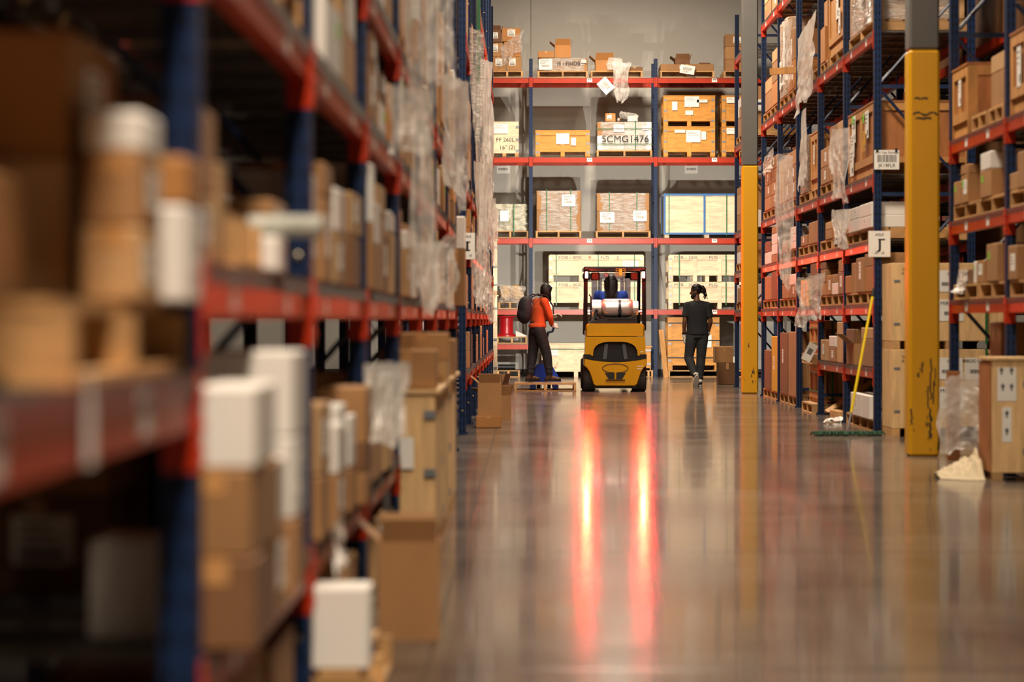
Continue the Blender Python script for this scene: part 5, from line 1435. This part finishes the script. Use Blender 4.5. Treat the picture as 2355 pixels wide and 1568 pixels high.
for sx in (-.075, .075): mb.box(sx - .005, sx + .005, -.04, .04, -.065, -.055); mb.box(sx - .005, sx + .005, -.04, .04, .055, .065)
cage = part(mb, 'beacon_cage', M['amber_cage'], fk, (.09, .11, 1.99))
mb = MB(); mb.tube((0, 0, -.05), (0, 0, .05), .03, n=14); part(mb, 'beacon', M['amber_lamp'], cage)
# gas bottle across the back
mx = Matrix.Rotation(R(90), 4, 'Y')
mb = MB(); mb.lathe([(.07, -.26), (.125, -.245), (.152, -.20), (.155, -.16), (.155, .20), (.147, .25), (.11, .285), (.06, .30)], 32, 0, mx); tk = part(mb, 'gas_bottle', M['tank'], fk, (.02, .26, 1.395), smooth=True)
mb = MB(); mb.lathe([(.135, -.13), (.14, -.13), (.14, .02), (.135, .02)], 28, 0, mx); part(mb, 'collar', M['tank'], tk, (-.27, 0, 0))
mb = MB(); mb.lathe([(.09, -.02), (.115, -.02), (.115, .08), (.09, .08)], 24, 0, mx); part(mb, 'foot_ring', M['tank'], tk, (.29, 0, 0))
mb = MB(); mb.lathe([(.157, -.022), (.161, -.022), (.161, .022), (.157, .022)], 32, 0, mx); mb.box(-.03, .03, -.168, -.155, -.09, -.03); part(mb, 'bottle_strap', M['darkmetal'], tk, (.06, 0, 0))
mb = MB(); mb.tube((-.33, -.145, -.05), (-.33, -.12, -.05), .03, n=10); mb.path([(-.32, -.14, -.08), (-.25, -.15, -.15), (-.1, -.15, -.19), (.0, -.14, -.19)], .012, 6); part(mb, 'gas_valve', M['darkmetal'], tk)
mb = MB(); mb.box(-.34, .36, .1, .42, 1.135, 1.22); mb.box(-.12, .34, .08, .10, 1.205, 1.235); mb.box(-.35, -.3, .1, .42, 1.2, 1.32); part(mb, 'bottle_cradle', M['black'])
mb = MB(); mb.tube((-.46, .26, 1.335), (-.36, .26, 1.335), .018, n=8); mb.tube((.36, .26, 1.335), (.46, .26, 1.335), .018, n=8); part(mb, 'cradle_rail', M['steel'])
# mast, carriage, forks
for sx in (-1, 1):
    mb = MB(); mb.box(sx * .29 - .05, sx * .29 + .05, 2.02, 2.14, .12, 2.02); part(mb, 'mast_rail', M['steel'])
    mb = MB(); mb.box(sx * .19 - .03, sx * .19 + .03, 2.06, 2.12, .12, 1.98); part(mb, 'lift_cylinder', M['steel'])
    mb = MB()
    for i in range(30): mb.box(sx * .215 - .016, sx * .215 + .016, 2.0, 2.02, .9 + i * .036, .922 + i * .036)
    part(mb, 'lift_chain', M['steel'])
    mb = MB(); mb.box(sx * .25 - .05, sx * .25 + .05, 2.28, 3.35, .055, .09); mb.box(sx * .25 - .05, sx * .25 + .05, 2.24, 2.28, .055, .6); part(mb, 'fork', M['darkmetal'])
    mb = MB(); mb.tube((0, 0, 0), (0, .05, 0), .06, .08, 16); hl = part(mb, 'headlamp', M['black'], fk, (sx * .42, 2.11, 1.96))
    mb = MB(); mb.tube((0, .05, 0), (0, .056, 0), .07, n=16); part(mb, 'lamp_glass', M['white_lamp'], hl)
    L = bpy.data.lights.new('headlight', 'SPOT'); L.energy = 1150; L.color = (1, .92, .80); L.spot_size = R(74); L.spot_blend = .6; L.shadow_soft_size = .05
    lo = bpy.data.objects.new('headlight', L); COL.objects.link(lo); lo.parent = fk; lo.location = (sx * .42, 2.19, 1.96); lo.rotation_euler = (R(87), 0, 0)
mb = MB(); mb.box(-.34, .34, 2.02, 2.14, 1.92, 2.02); part(mb, 'mast_crossbar', M['steel'])
mb = MB(); mb.box(-.42, .42, 2.16, 2.23, .12, .2); mb.box(-.42, .42, 2.16, 2.23, .5, .6); mb.box(-.42, -.36, 2.16, 2.23, .2, .5); mb.box(.36, .42, 2.16, 2.23, .2, .5); part(mb, 'carriage', M['darkmetal'])

# ---------------------------------------------------------------- people
def limb(mb, pts, n=14):
    """tapered chain of (point, radius) with round joints"""
    for (p, r), (q, s) in zip(pts, pts[1:]): mb.tube(p, q, r, s, n)
    for p, r in pts: mb.ball(p, r * .995, 12)
def frame_of(fwd, up):
    f = Vector(fwd).normalized(); u = Vector(up); u = (u - f * u.dot(f)).normalized(); return f, u, u.cross(f)
def hand(mb, wrist, d, palm_n, side, curl=.5, sc=1.0):
    """palm and five bent fingers; d along the hand, palm_n out of the palm"""
    d, nrm, lat = frame_of(d, palm_n)
    lat = lat * side
    P = lambda a, b, c: Vector(wrist) + (d * a + lat * b + nrm * c) * sc
    for b in (-.026, -.009, .009, .026): mb.tube(P(0.0, b * .6, 0), P(.088, b, .0), .0125 * sc, .0115 * sc, 8); mb.ball(P(.088, b, 0), .0118 * sc, 8)
    for k, (b, L) in enumerate(((-.029, .062), (-.010, .078), (.010, .084), (.029, .074))):
        a, p, ang = .09, P(.09, b, 0), 0.0
        for q in range(3):
            ang += curl * (.55 + .1 * k * .3)
            l = L * (.45, .32, .23)[q]
            nxt = p + (d * math.cos(ang) + nrm * math.sin(ang)) * l * sc
            mb.tube(p, nxt, (.0092 - .001 * q) * sc, (.0085 - .001 * q) * sc, 8); mb.ball(nxt, (.0085 - .001 * q) * sc, 8); p = nxt
    p = P(.02, .028, .004)
    for l, a, c in ((.042, .75, .35), (.032, .35, .55), (.026, .15, .7)):
        nxt = p + (d * (1 - a * .5) * .8 + lat * a + nrm * c * curl).normalized() * l * sc
        mb.tube(p, nxt, .0118 * sc, .010 * sc, 8); mb.ball(nxt, .0102 * sc, 8); p = nxt
def torso_at(rings, mb, n=22): mb.loft(rings, n)
def person(label, loc, rz, J, tops, bottoms, skin='skin', beard=False, gloves=(), sleeve='long', trouser=None, hem=None, headyaw=0, headpitch=0, hands=None, boots='boot', shoe_rot=None, vox=.011, wide=1.0):
    """J: joints (hip, knee, ankle, shoulder, elbow, wrist per side, plus pelvis, waist, chest, neck, head); the figure faces +y"""
    t = thing('person', label, 'person', loc, rz)
    V = lambda k: Vector(J[k])
    mb = MB()
    pe, wa, ch, ne, hd = V('pelvis'), V('waist'), V('chest'), V('neck'), V('head')
    mb.loft([(pe + Vector((0, 0, -.08)), .13, .09), (pe, .158, .115), (wa, .135, .10), (ch, .158, .112), (ch + (ne - ch) * .55, .15, .09), (ne, .06, .055)], 22)
    mb.tube(ne - Vector((0, 0, .05)), hd - Vector((0, 0, .05)), .058, .054, 14)
    for s in 'lr':
        limb(mb, [(V('hip' + s), .086), (V('hip' + s).lerp(V('knee' + s), .5), .074), (V('knee' + s), .056), (V('knee' + s).lerp(V('ankle' + s), .35), .056), (V('ankle' + s), .038)])
        limb(mb, [(V('sh' + s), .060), (V('sh' + s).lerp(V('el' + s), .5), .050), (V('el' + s), .042), (V('el' + s).lerp(V('wr' + s), .3), .041), (V('wr' + s), .028)])
        fwd = Vector(J.get('foot' + s, (0, 1, 0))); an = V('ankle' + s)
        limb(mb, [(an + Vector((0, 0, -.02)), .036), (an + fwd * .10 + Vector((0, 0, -.045)), .034), (an + fwd * .17 + Vector((0, 0, -.055)), .026)], 10)
        d = V('wr' + s) - V('el' + s)
        hd_, hn, hc = (hands or {}).get(s, (d, (1 if s == 'l' else -1, .2, 0), .45))
        hand(mb, V('wr' + s), hd_, hn, 1 if s == 'l' else -1, hc)
    # head with brow, nose, lips, chin and ears
    hm = Matrix.Translation(hd) @ Euler((R(headpitch), 0, R(headyaw))).to_matrix().to_4x4()
    mb.ball((0, 0, .03), (.076, .096, .10), 20, 0, hm); mb.ball((0, .028, -.045), (.056, .066, .068), 16, 0, hm)
    mb.ball((0, .078, -.092), (.026, .022, .02), 10, 0, hm); mb.tube((0, .088, .022), (0, .116, -.022), .010, .017, 8, 0, True, hm); mb.ball((0, .113, -.022), (.019, .014, .013), 10, 0, hm)
    mb.ball((0, .088, -.056), (.027, .013, .009), 10, 0, hm); mb.ball((0, .086, -.067), (.024, .012, .008), 10, 0, hm)
    mb.ball((0, .080, .034), (.052, .016, .011), 10, 0, hm)
    for sx in (-1, 1): mb.ball((sx * .078, -.006, -.005), (.010, .020, .032), 10, 0, hm); mb.ball((sx * .045, .065, -.02), (.02, .018, .018), 8, 0, hm)
    body = remesh(mb, 'body', M[skin], t, vox * .75, 2)
    for sx in (-1, 1):
        e = MB(); e.ball((sx * .031, .084, .012), .0095, 10, 0, hm); e.build('eye', M['eye'], body, smooth=True)
    # shirt
    mb = MB()
    low = V('hem') if 'hem' in J else pe
    mb.loft([(low, .186 * wide, .150), (low + Vector((0, 0, .05)), .182 * wide, .142), (wa + Vector((0, -.004, -.06)), .172 * wide, .126), (wa + Vector((0, 0, .06)), .168 * wide, .122), (ch, .184 * wide, .130), (ch + (ne - ch) * .45, .178 * wide, .112), (ch + (ne - ch) * .8, .135, .085), (ne + Vector((0, 0, -.01)), .068, .062)], 24)
    for s in 'lr':
        a, b, c = V('sh' + s), V('el' + s), V('wr' + s)
        mb.tube(ch + (a - ch) * .55 + Vector((0, 0, -.02)), a, .078, .066, 14)
        mb.tube(ne + Vector((0, 0, -.06)), a, .068, .062, 14)
        if sleeve == 'long': limb(mb, [(a, .075), (a.lerp(b, .5), .064), (b, .055)]); limb(mb, [(b, .055), (b.lerp(c, .4), .05)]); mb.tube(b.lerp(c, .4), b.lerp(c, .93), .05, .040, 14)
        else: limb(mb, [(a, .070), (a.lerp(b, .3), .067)]); mb.tube(a.lerp(b, .3), a.lerp(b, .75), .067, .073, 16)
    remesh(mb, 'shirt', M[tops], t, vox, 9)
    # trousers
    mb = MB()
    mb.loft([(pe + Vector((0, 0, -.10)), .165, .120), (pe + Vector((0, 0, -.03)), .172, .130), (pe + Vector((0, 0, .05)), .158, .118), (pe + Vector((0, 0, .11)), .150, .112)], 22)
    for s in 'lr':
        a, b, c = V('hip' + s), V('knee' + s), V('ankle' + s)
        limb(mb, [(a, .108), (a.lerp(b, .3), .106), (a.lerp(b, .65), .094), (b, .085), (b.lerp(c, .3), .082), (b.lerp(c, .6), .071), (b.lerp(c, .78), .064)])
        mb.tube(b.lerp(c, .78), b.lerp(c, .96), .064, .060, 14)
        rz_ = random.Random(len(label))
        for k in range(4):
            q = b.lerp(c, .55 + .1 * k); mb.ball(q + Vector((rz_.uniform(-.01, .01), rz_.uniform(-.01, .01), 0)), (.074, .076, .016), 12)
    remesh(mb, 'trousers', M[bottoms], t, vox, 2)
    for s in 'lr':
        fwd = Vector(J.get('foot' + s, (0, 1, 0))).normalized(); an = V('ankle' + s)
        rot = fwd.to_track_quat('Y', 'Z').to_matrix().to_4x4()
        mx = Matrix.Translation(an) @ rot
        mb = MB()
        mb.ball((0, -.035, -.045), (.042, .050, .045), 14, 0, mx); mb.ball((0, .05, -.05), (.046, .085, .040), 14, 0, mx); mb.ball((0, .135, -.058), (.047, .065, .032), 14, 0, mx)
        mb.tube(mx @ Vector((0, -.012, -.05)), mx @ Vector((0, -.008, .045 if boots == 'boot' else .02)), .050, .052, 14)
        sh = remesh(mb, 'shoe', M[boots if boots != 'sneaker' else 'black'], t, .009, 2)
        mb = MB(); ring = arc(0, .05, .050, .150, 0, 360, 24)
        mb.add([(x, y, z) for z in (-.092, -.066) for x, y in ring], [(i, (i + 1) % 25, 25 + (i + 1) % 25, 25 + i) for i in range(25)] + [tuple(range(25))[::-1], tuple(range(25, 50))], 0, mx)
        mb.build('sole', M['white_rubber'] if boots == 'sneaker' else M['black'], sh)
        if boots == 'sneaker':
            mb = MB(); mb.ball((0, -.05, .0), (.05, .035, .035), 12, 0, mx); mb.ball((0, .02, .012), (.040, .02, .028), 12, 0, mx); mb.build('collar_patch', M['white_rubber'], sh, smooth=True)
    for s in gloves:
        mb = MB(); d = V('wr' + s) - V('el' + s)
        hd_, hn, hc = (hands or {}).get(s, (d, (1 if s == 'l' else -1, .2, 0), .45))
        dd = Vector(hd_).normalized()
        hand(mb, V('wr' + s) + dd * -.004, hd_, hn, 1 if s == 'l' else -1, hc, 1.25)
        mb.tube(V('wr' + s) - d.normalized() * .05, V('wr' + s) + dd * .03, .036, .036, 12)
        remesh(mb, 'glove', M['glove'], t, .007, 1)
    return t, hm, J
def locks(t, hm, starts, m='hair', r=.011, cap=True, capshape=((0, -.012, .045), (.084, .098, .094)), name='hair', extra=None):
    mb = MB()
    if cap: mb.ball(capshape[0], capshape[1], 20, 0, hm)
    for pts in starts: mb.path([hm @ Vector(p) for p in pts], r, 6, r1=r * .6)
    if extra: extra(mb, hm)
    return mb.build(name, M[m], t, smooth=True)

# man in black walking away, head turned aside, one heel lifted
J = dict(pelvis=(0, 0, .97), waist=(0, .01, 1.12), chest=(0, .02, 1.36), neck=(0, .015, 1.555), head=(-.015, .045, 1.70), hem=(0, 0, .93),
         hipl=(-.095, 0, .93), kneel=(-.15, .05, .51), anklel=(-.06, -.21, .185), hipr=(.095, 0, .93), kneer=(.075, .06, .51), ankler=(.05, .06, .095),
         shl=(-.180, .01, 1.46), ell=(-.235, -.03, 1.17), wrl=(-.235, .05, .92), shr=(.180, .01, 1.46), elr=(.24, .0, 1.17), wrr=(.21, .12, .95),
         footl=(-.05, .62, -.78), footr=(.05, 1, 0))
pm, hm, _ = person('person in black T-shirt and charcoal joggers walking away, head turned, white glove', (3.045, 43.55, 0), R(4), J, 'blacktee', 'joggers', sleeve='short', gloves=('l', 'r'), headyaw=72, headpitch=-8, boots='sneaker', wide=1.12, hands={'l': ((.05, .12, -1), (1, .1, 0), .55), 'r': ((-.1, .15, -1), (-1, .1, 0), .5)})
def dreads(mb, hm):
    r = random.Random(2)
    for i in range(26):
        a = r.uniform(-1, 1); z = r.uniform(-.03, .10)
        p0 = Vector((a * .07, -.06 - .03 * r.random(), z)); 
        mb.path([hm @ p0, hm @ (p0 + Vector((a * .02, -.05, .0))), hm @ (p0 + Vector((a * .03 + r.uniform(-.02, .02), -.085, -.06))), hm @ (p0 + Vector((a * .03, -.07 + r.uniform(-.03, .03), -.13)))], .012, 6, r1=.006)
    for i in range(30):
        a = -1.2 + 2.4 * i / 29
        mb.path([hm @ Vector((math.sin(a) * .05, .066 - .03 * abs(math.sin(a)), .105)), hm @ Vector((math.sin(a) * .080, .02, .128 - .03 * abs(math.sin(a)))), hm @ Vector((math.sin(a) * .085, -.07, .08))], .010, 6)
locks(pm, hm, [], extra=dreads, capshape=((0, -.020, .048), (.088, .104, .100)))
mb = MB(); mb.ball((0, .062, -.078), (.050, .048, .050), 14, 0, hm)
for sx in (-1, 1): mb.ball((sx * .055, .03, -.05), (.018, .03, .045), 10, 0, hm)
mb.build('beard', M['hair'], pm, smooth=True)
mb = MB(); mb.tube(Vector(J['wrl']) + Vector((0, -.015, .05)), Vector(J['wrl']) + Vector((0, -.006, .022)), .039, n=14); mb.build('wristband', M['black'], pm)

# man in a rust-coloured shirt standing on the pallet, looking down
PZ0 = .135
J = dict(pelvis=(0, -.02, .93), waist=(0, .0, 1.07), chest=(0, .02, 1.27), neck=(0, .06, 1.435), head=(0, .125, 1.545), hem=(0, -.015, .93),
         hipl=(-.09, -.02, .89), kneel=(-.12, -.05, .50), anklel=(-.13, -.10, .11), hipr=(.09, -.02, .89), kneer=(.10, .11, .50), ankler=(.10, .17, .11),
         shl=(-.18, .04, 1.37), ell=(-.22, .12, 1.12), wrl=(-.12, .30, 1.10), shr=(.18, .04, 1.37), elr=(.21, .13, 1.12), wrr=(.14, .19, .97),
         footl=(-.15, 1, 0), footr=(.12, 1, 0))
po, hm, _ = person('person in rust-orange shirt and black jeans with a backpack, standing on the low pallet', (.17, 41.15, PZ0), R(-68), J, 'rust', 'jeans', sleeve='long', gloves=('l', 'r'), headyaw=0, headpitch=-38, hands={'l': ((.3, .4, .2), (.6, 0, -.6), .7), 'r': ((-.35, .9, -.1), (-.7, 0, -.3), .5)})
def bob(mb, hm):
    r = random.Random(6)
    for i in range(60):
        a = -2.5 + 5.0 * i / 59
        x, y = math.sin(a), -math.cos(a)
        zt = .10
        L = r.uniform(.12, .20)
        down = hm.inverted().to_3x3() @ Vector((0, 0, -1))
        p1 = Vector((x * .086, y * .098 - .005, .03)); p2 = p1 + down * L * .5 + Vector((x * .012, y * .012, 0)); p3 = p1 + down * L
        mb.path([hm @ Vector((x * .05, y * .06, .12)), hm @ p1, hm @ p2, hm @ p3], .0125, 6, r1=.007)
locks(po, hm, [], extra=bob, capshape=((0, -.012, .044), (.084, .102, .097)))
bp = MB(); bp.ball((0, -.245, 1.23), (.165, .12, .235), 20); bp.ball((0, -.255, 1.16), (.155, .115, .17), 20); bp.ball((0, -.32, 1.15), (.115, .06, .12), 16); bp.ball((0, -.18, 1.40), (.10, .05, .07), 14)
pk = remesh(bp, 'backpack', M['bag'], None, .012, 4); pk.location = (.17, 41.15, PZ0); pk.rotation_euler = (0, 0, R(-68))
tag(pk, 'dark navy backpack worn by the person in the rust-orange shirt', 'backpack')
for sx in (-1, 1):
    mb = MB(); mb.path([(sx * .11, -.17, 1.44), (sx * .118, -.06, 1.50), (sx * .12, .10, 1.475), (sx * .13, .215, 1.30), (sx * .16, .215, 1.16)], .012, 8); mb.build('shoulder_strap', M['bag'], pk)

# driver seated in the forklift
J = dict(pelvis=(0, 0, .14), waist=(0, .01, .29), chest=(0, .01, .49), neck=(0, .0, .655), head=(0, .02, .80), hem=(0, 0, .08),
         hipl=(-.09, .03, .10), kneel=(-.17, .42, .12), anklel=(-.17, .40, -.31), hipr=(.09, .03, .10), kneer=(.17, .42, .12), ankler=(.17, .40, -.31),
         shl=(-.215, .0, .61), ell=(-.29, .12, .34), wrl=(-.17, .36, .37), shr=(.215, .0, .61), elr=(.29, .12, .34), wrr=(.17, .36, .37))
pd, hm, _ = person('person with long dreadlocks and blue shirt seated at the wheel of the forklift', (1.41, FY + 1.10, 1.02), 0, J, 'blue_shirt', 'joggers', sleeve='long', headyaw=0, headpitch=-4, hands={'l': ((.1, 1, .1), (.6, .1, -.7), .9), 'r': ((-.1, 1, .1), (-.6, .1, -.7), .9)})
def long_locks(mb, hm):
    r = random.Random(9)
    for i in range(70):
        a = -1.9 + 3.8 * i / 69
        x, y = math.sin(a), -math.cos(a)
        s = r.uniform(.7, 1.0)
        mb.path([hm @ Vector((x * .045, y * .05, .135)), hm @ Vector((x * .106, y * .11, .04)), hm @ Vector((x * .106, min(y * .11, -.03) - .01, -.08)), hm @ Vector((x * .100 * s, min(y * .1, -.06) - .045, -.20)), hm @ Vector((x * .092 * s, -.135 - .02 * r.random(), -.40 - .04 * r.random()))], .013, 6, r1=.009)
locks(pd, hm, [], extra=long_locks, capshape=((0, -.012, .042), (.104, .110, .105)))

# ---------------------------------------------------------------- pallet jack and the low pallet
PJX, PJY = .20, 41.15
pallet('low weathered pallet on the pallet jack under the standing person', .285, 41.1, .0, 1.04, 1.1, 'y', .131)
t = thing('pallet_jack', 'blue pallet jack with a looped handle behind the standing person', 'pallet jack', (.27, 41.95, 0))
mb = MB(); mb.add([(-.29, -.03, .12), (.31, -.03, .12), (.13, -.03, .43), (-.12, -.03, .43), (-.29, .02, .12), (.31, .02, .12), (.13, .02, .43), (-.12, .02, .43)], [(0, 1, 2, 3), (4, 7, 6, 5), (0, 4, 5, 1), (3, 2, 6, 7), (0, 3, 7, 4), (1, 5, 6, 2)]); mb.box(-.30, .33, -.05, .04, .085, .125); part(mb, 'mast_plate', M['jack_blue'], t)
mb = MB(); mb.tube((0, .07, .10), (0, .07, .5), .045, n=14); part(mb, 'pump', M['steel'], t)
for sx in (-1, 1):
    mb = MB(); mb.box(sx * .19 - .05, sx * .19 + .05, -1.3, -.05, .046, .085); part(mb, 'fork', M['jack_blue'], t)
    mb = MB(); mb.tube((sx * .09 - .03, .12, .08), (sx * .09 + .03, .12, .08), .08, n=18); part(mb, 'wheel', M['black'], t)
mb = MB(); mb.path([(0, .1, .42), (.04, .04, .8), (.075, -.02, .98)], .018, 8); part(mb, 'handle_tube', M['navy'], t)
mb = MB(); mb.path([(.05, -.03, .97), (.15, -.03, 1.0), (.175, -.03, 1.07), (.155, -.03, 1.15), (.09, -.03, 1.20), (.0, -.03, 1.20), (-.07, -.03, 1.15), (-.08, -.03, 1.06), (-.03, -.03, .99), (.05, -.03, .97)], .022, 8); part(mb, 'handle_loop', M['navy'], t)
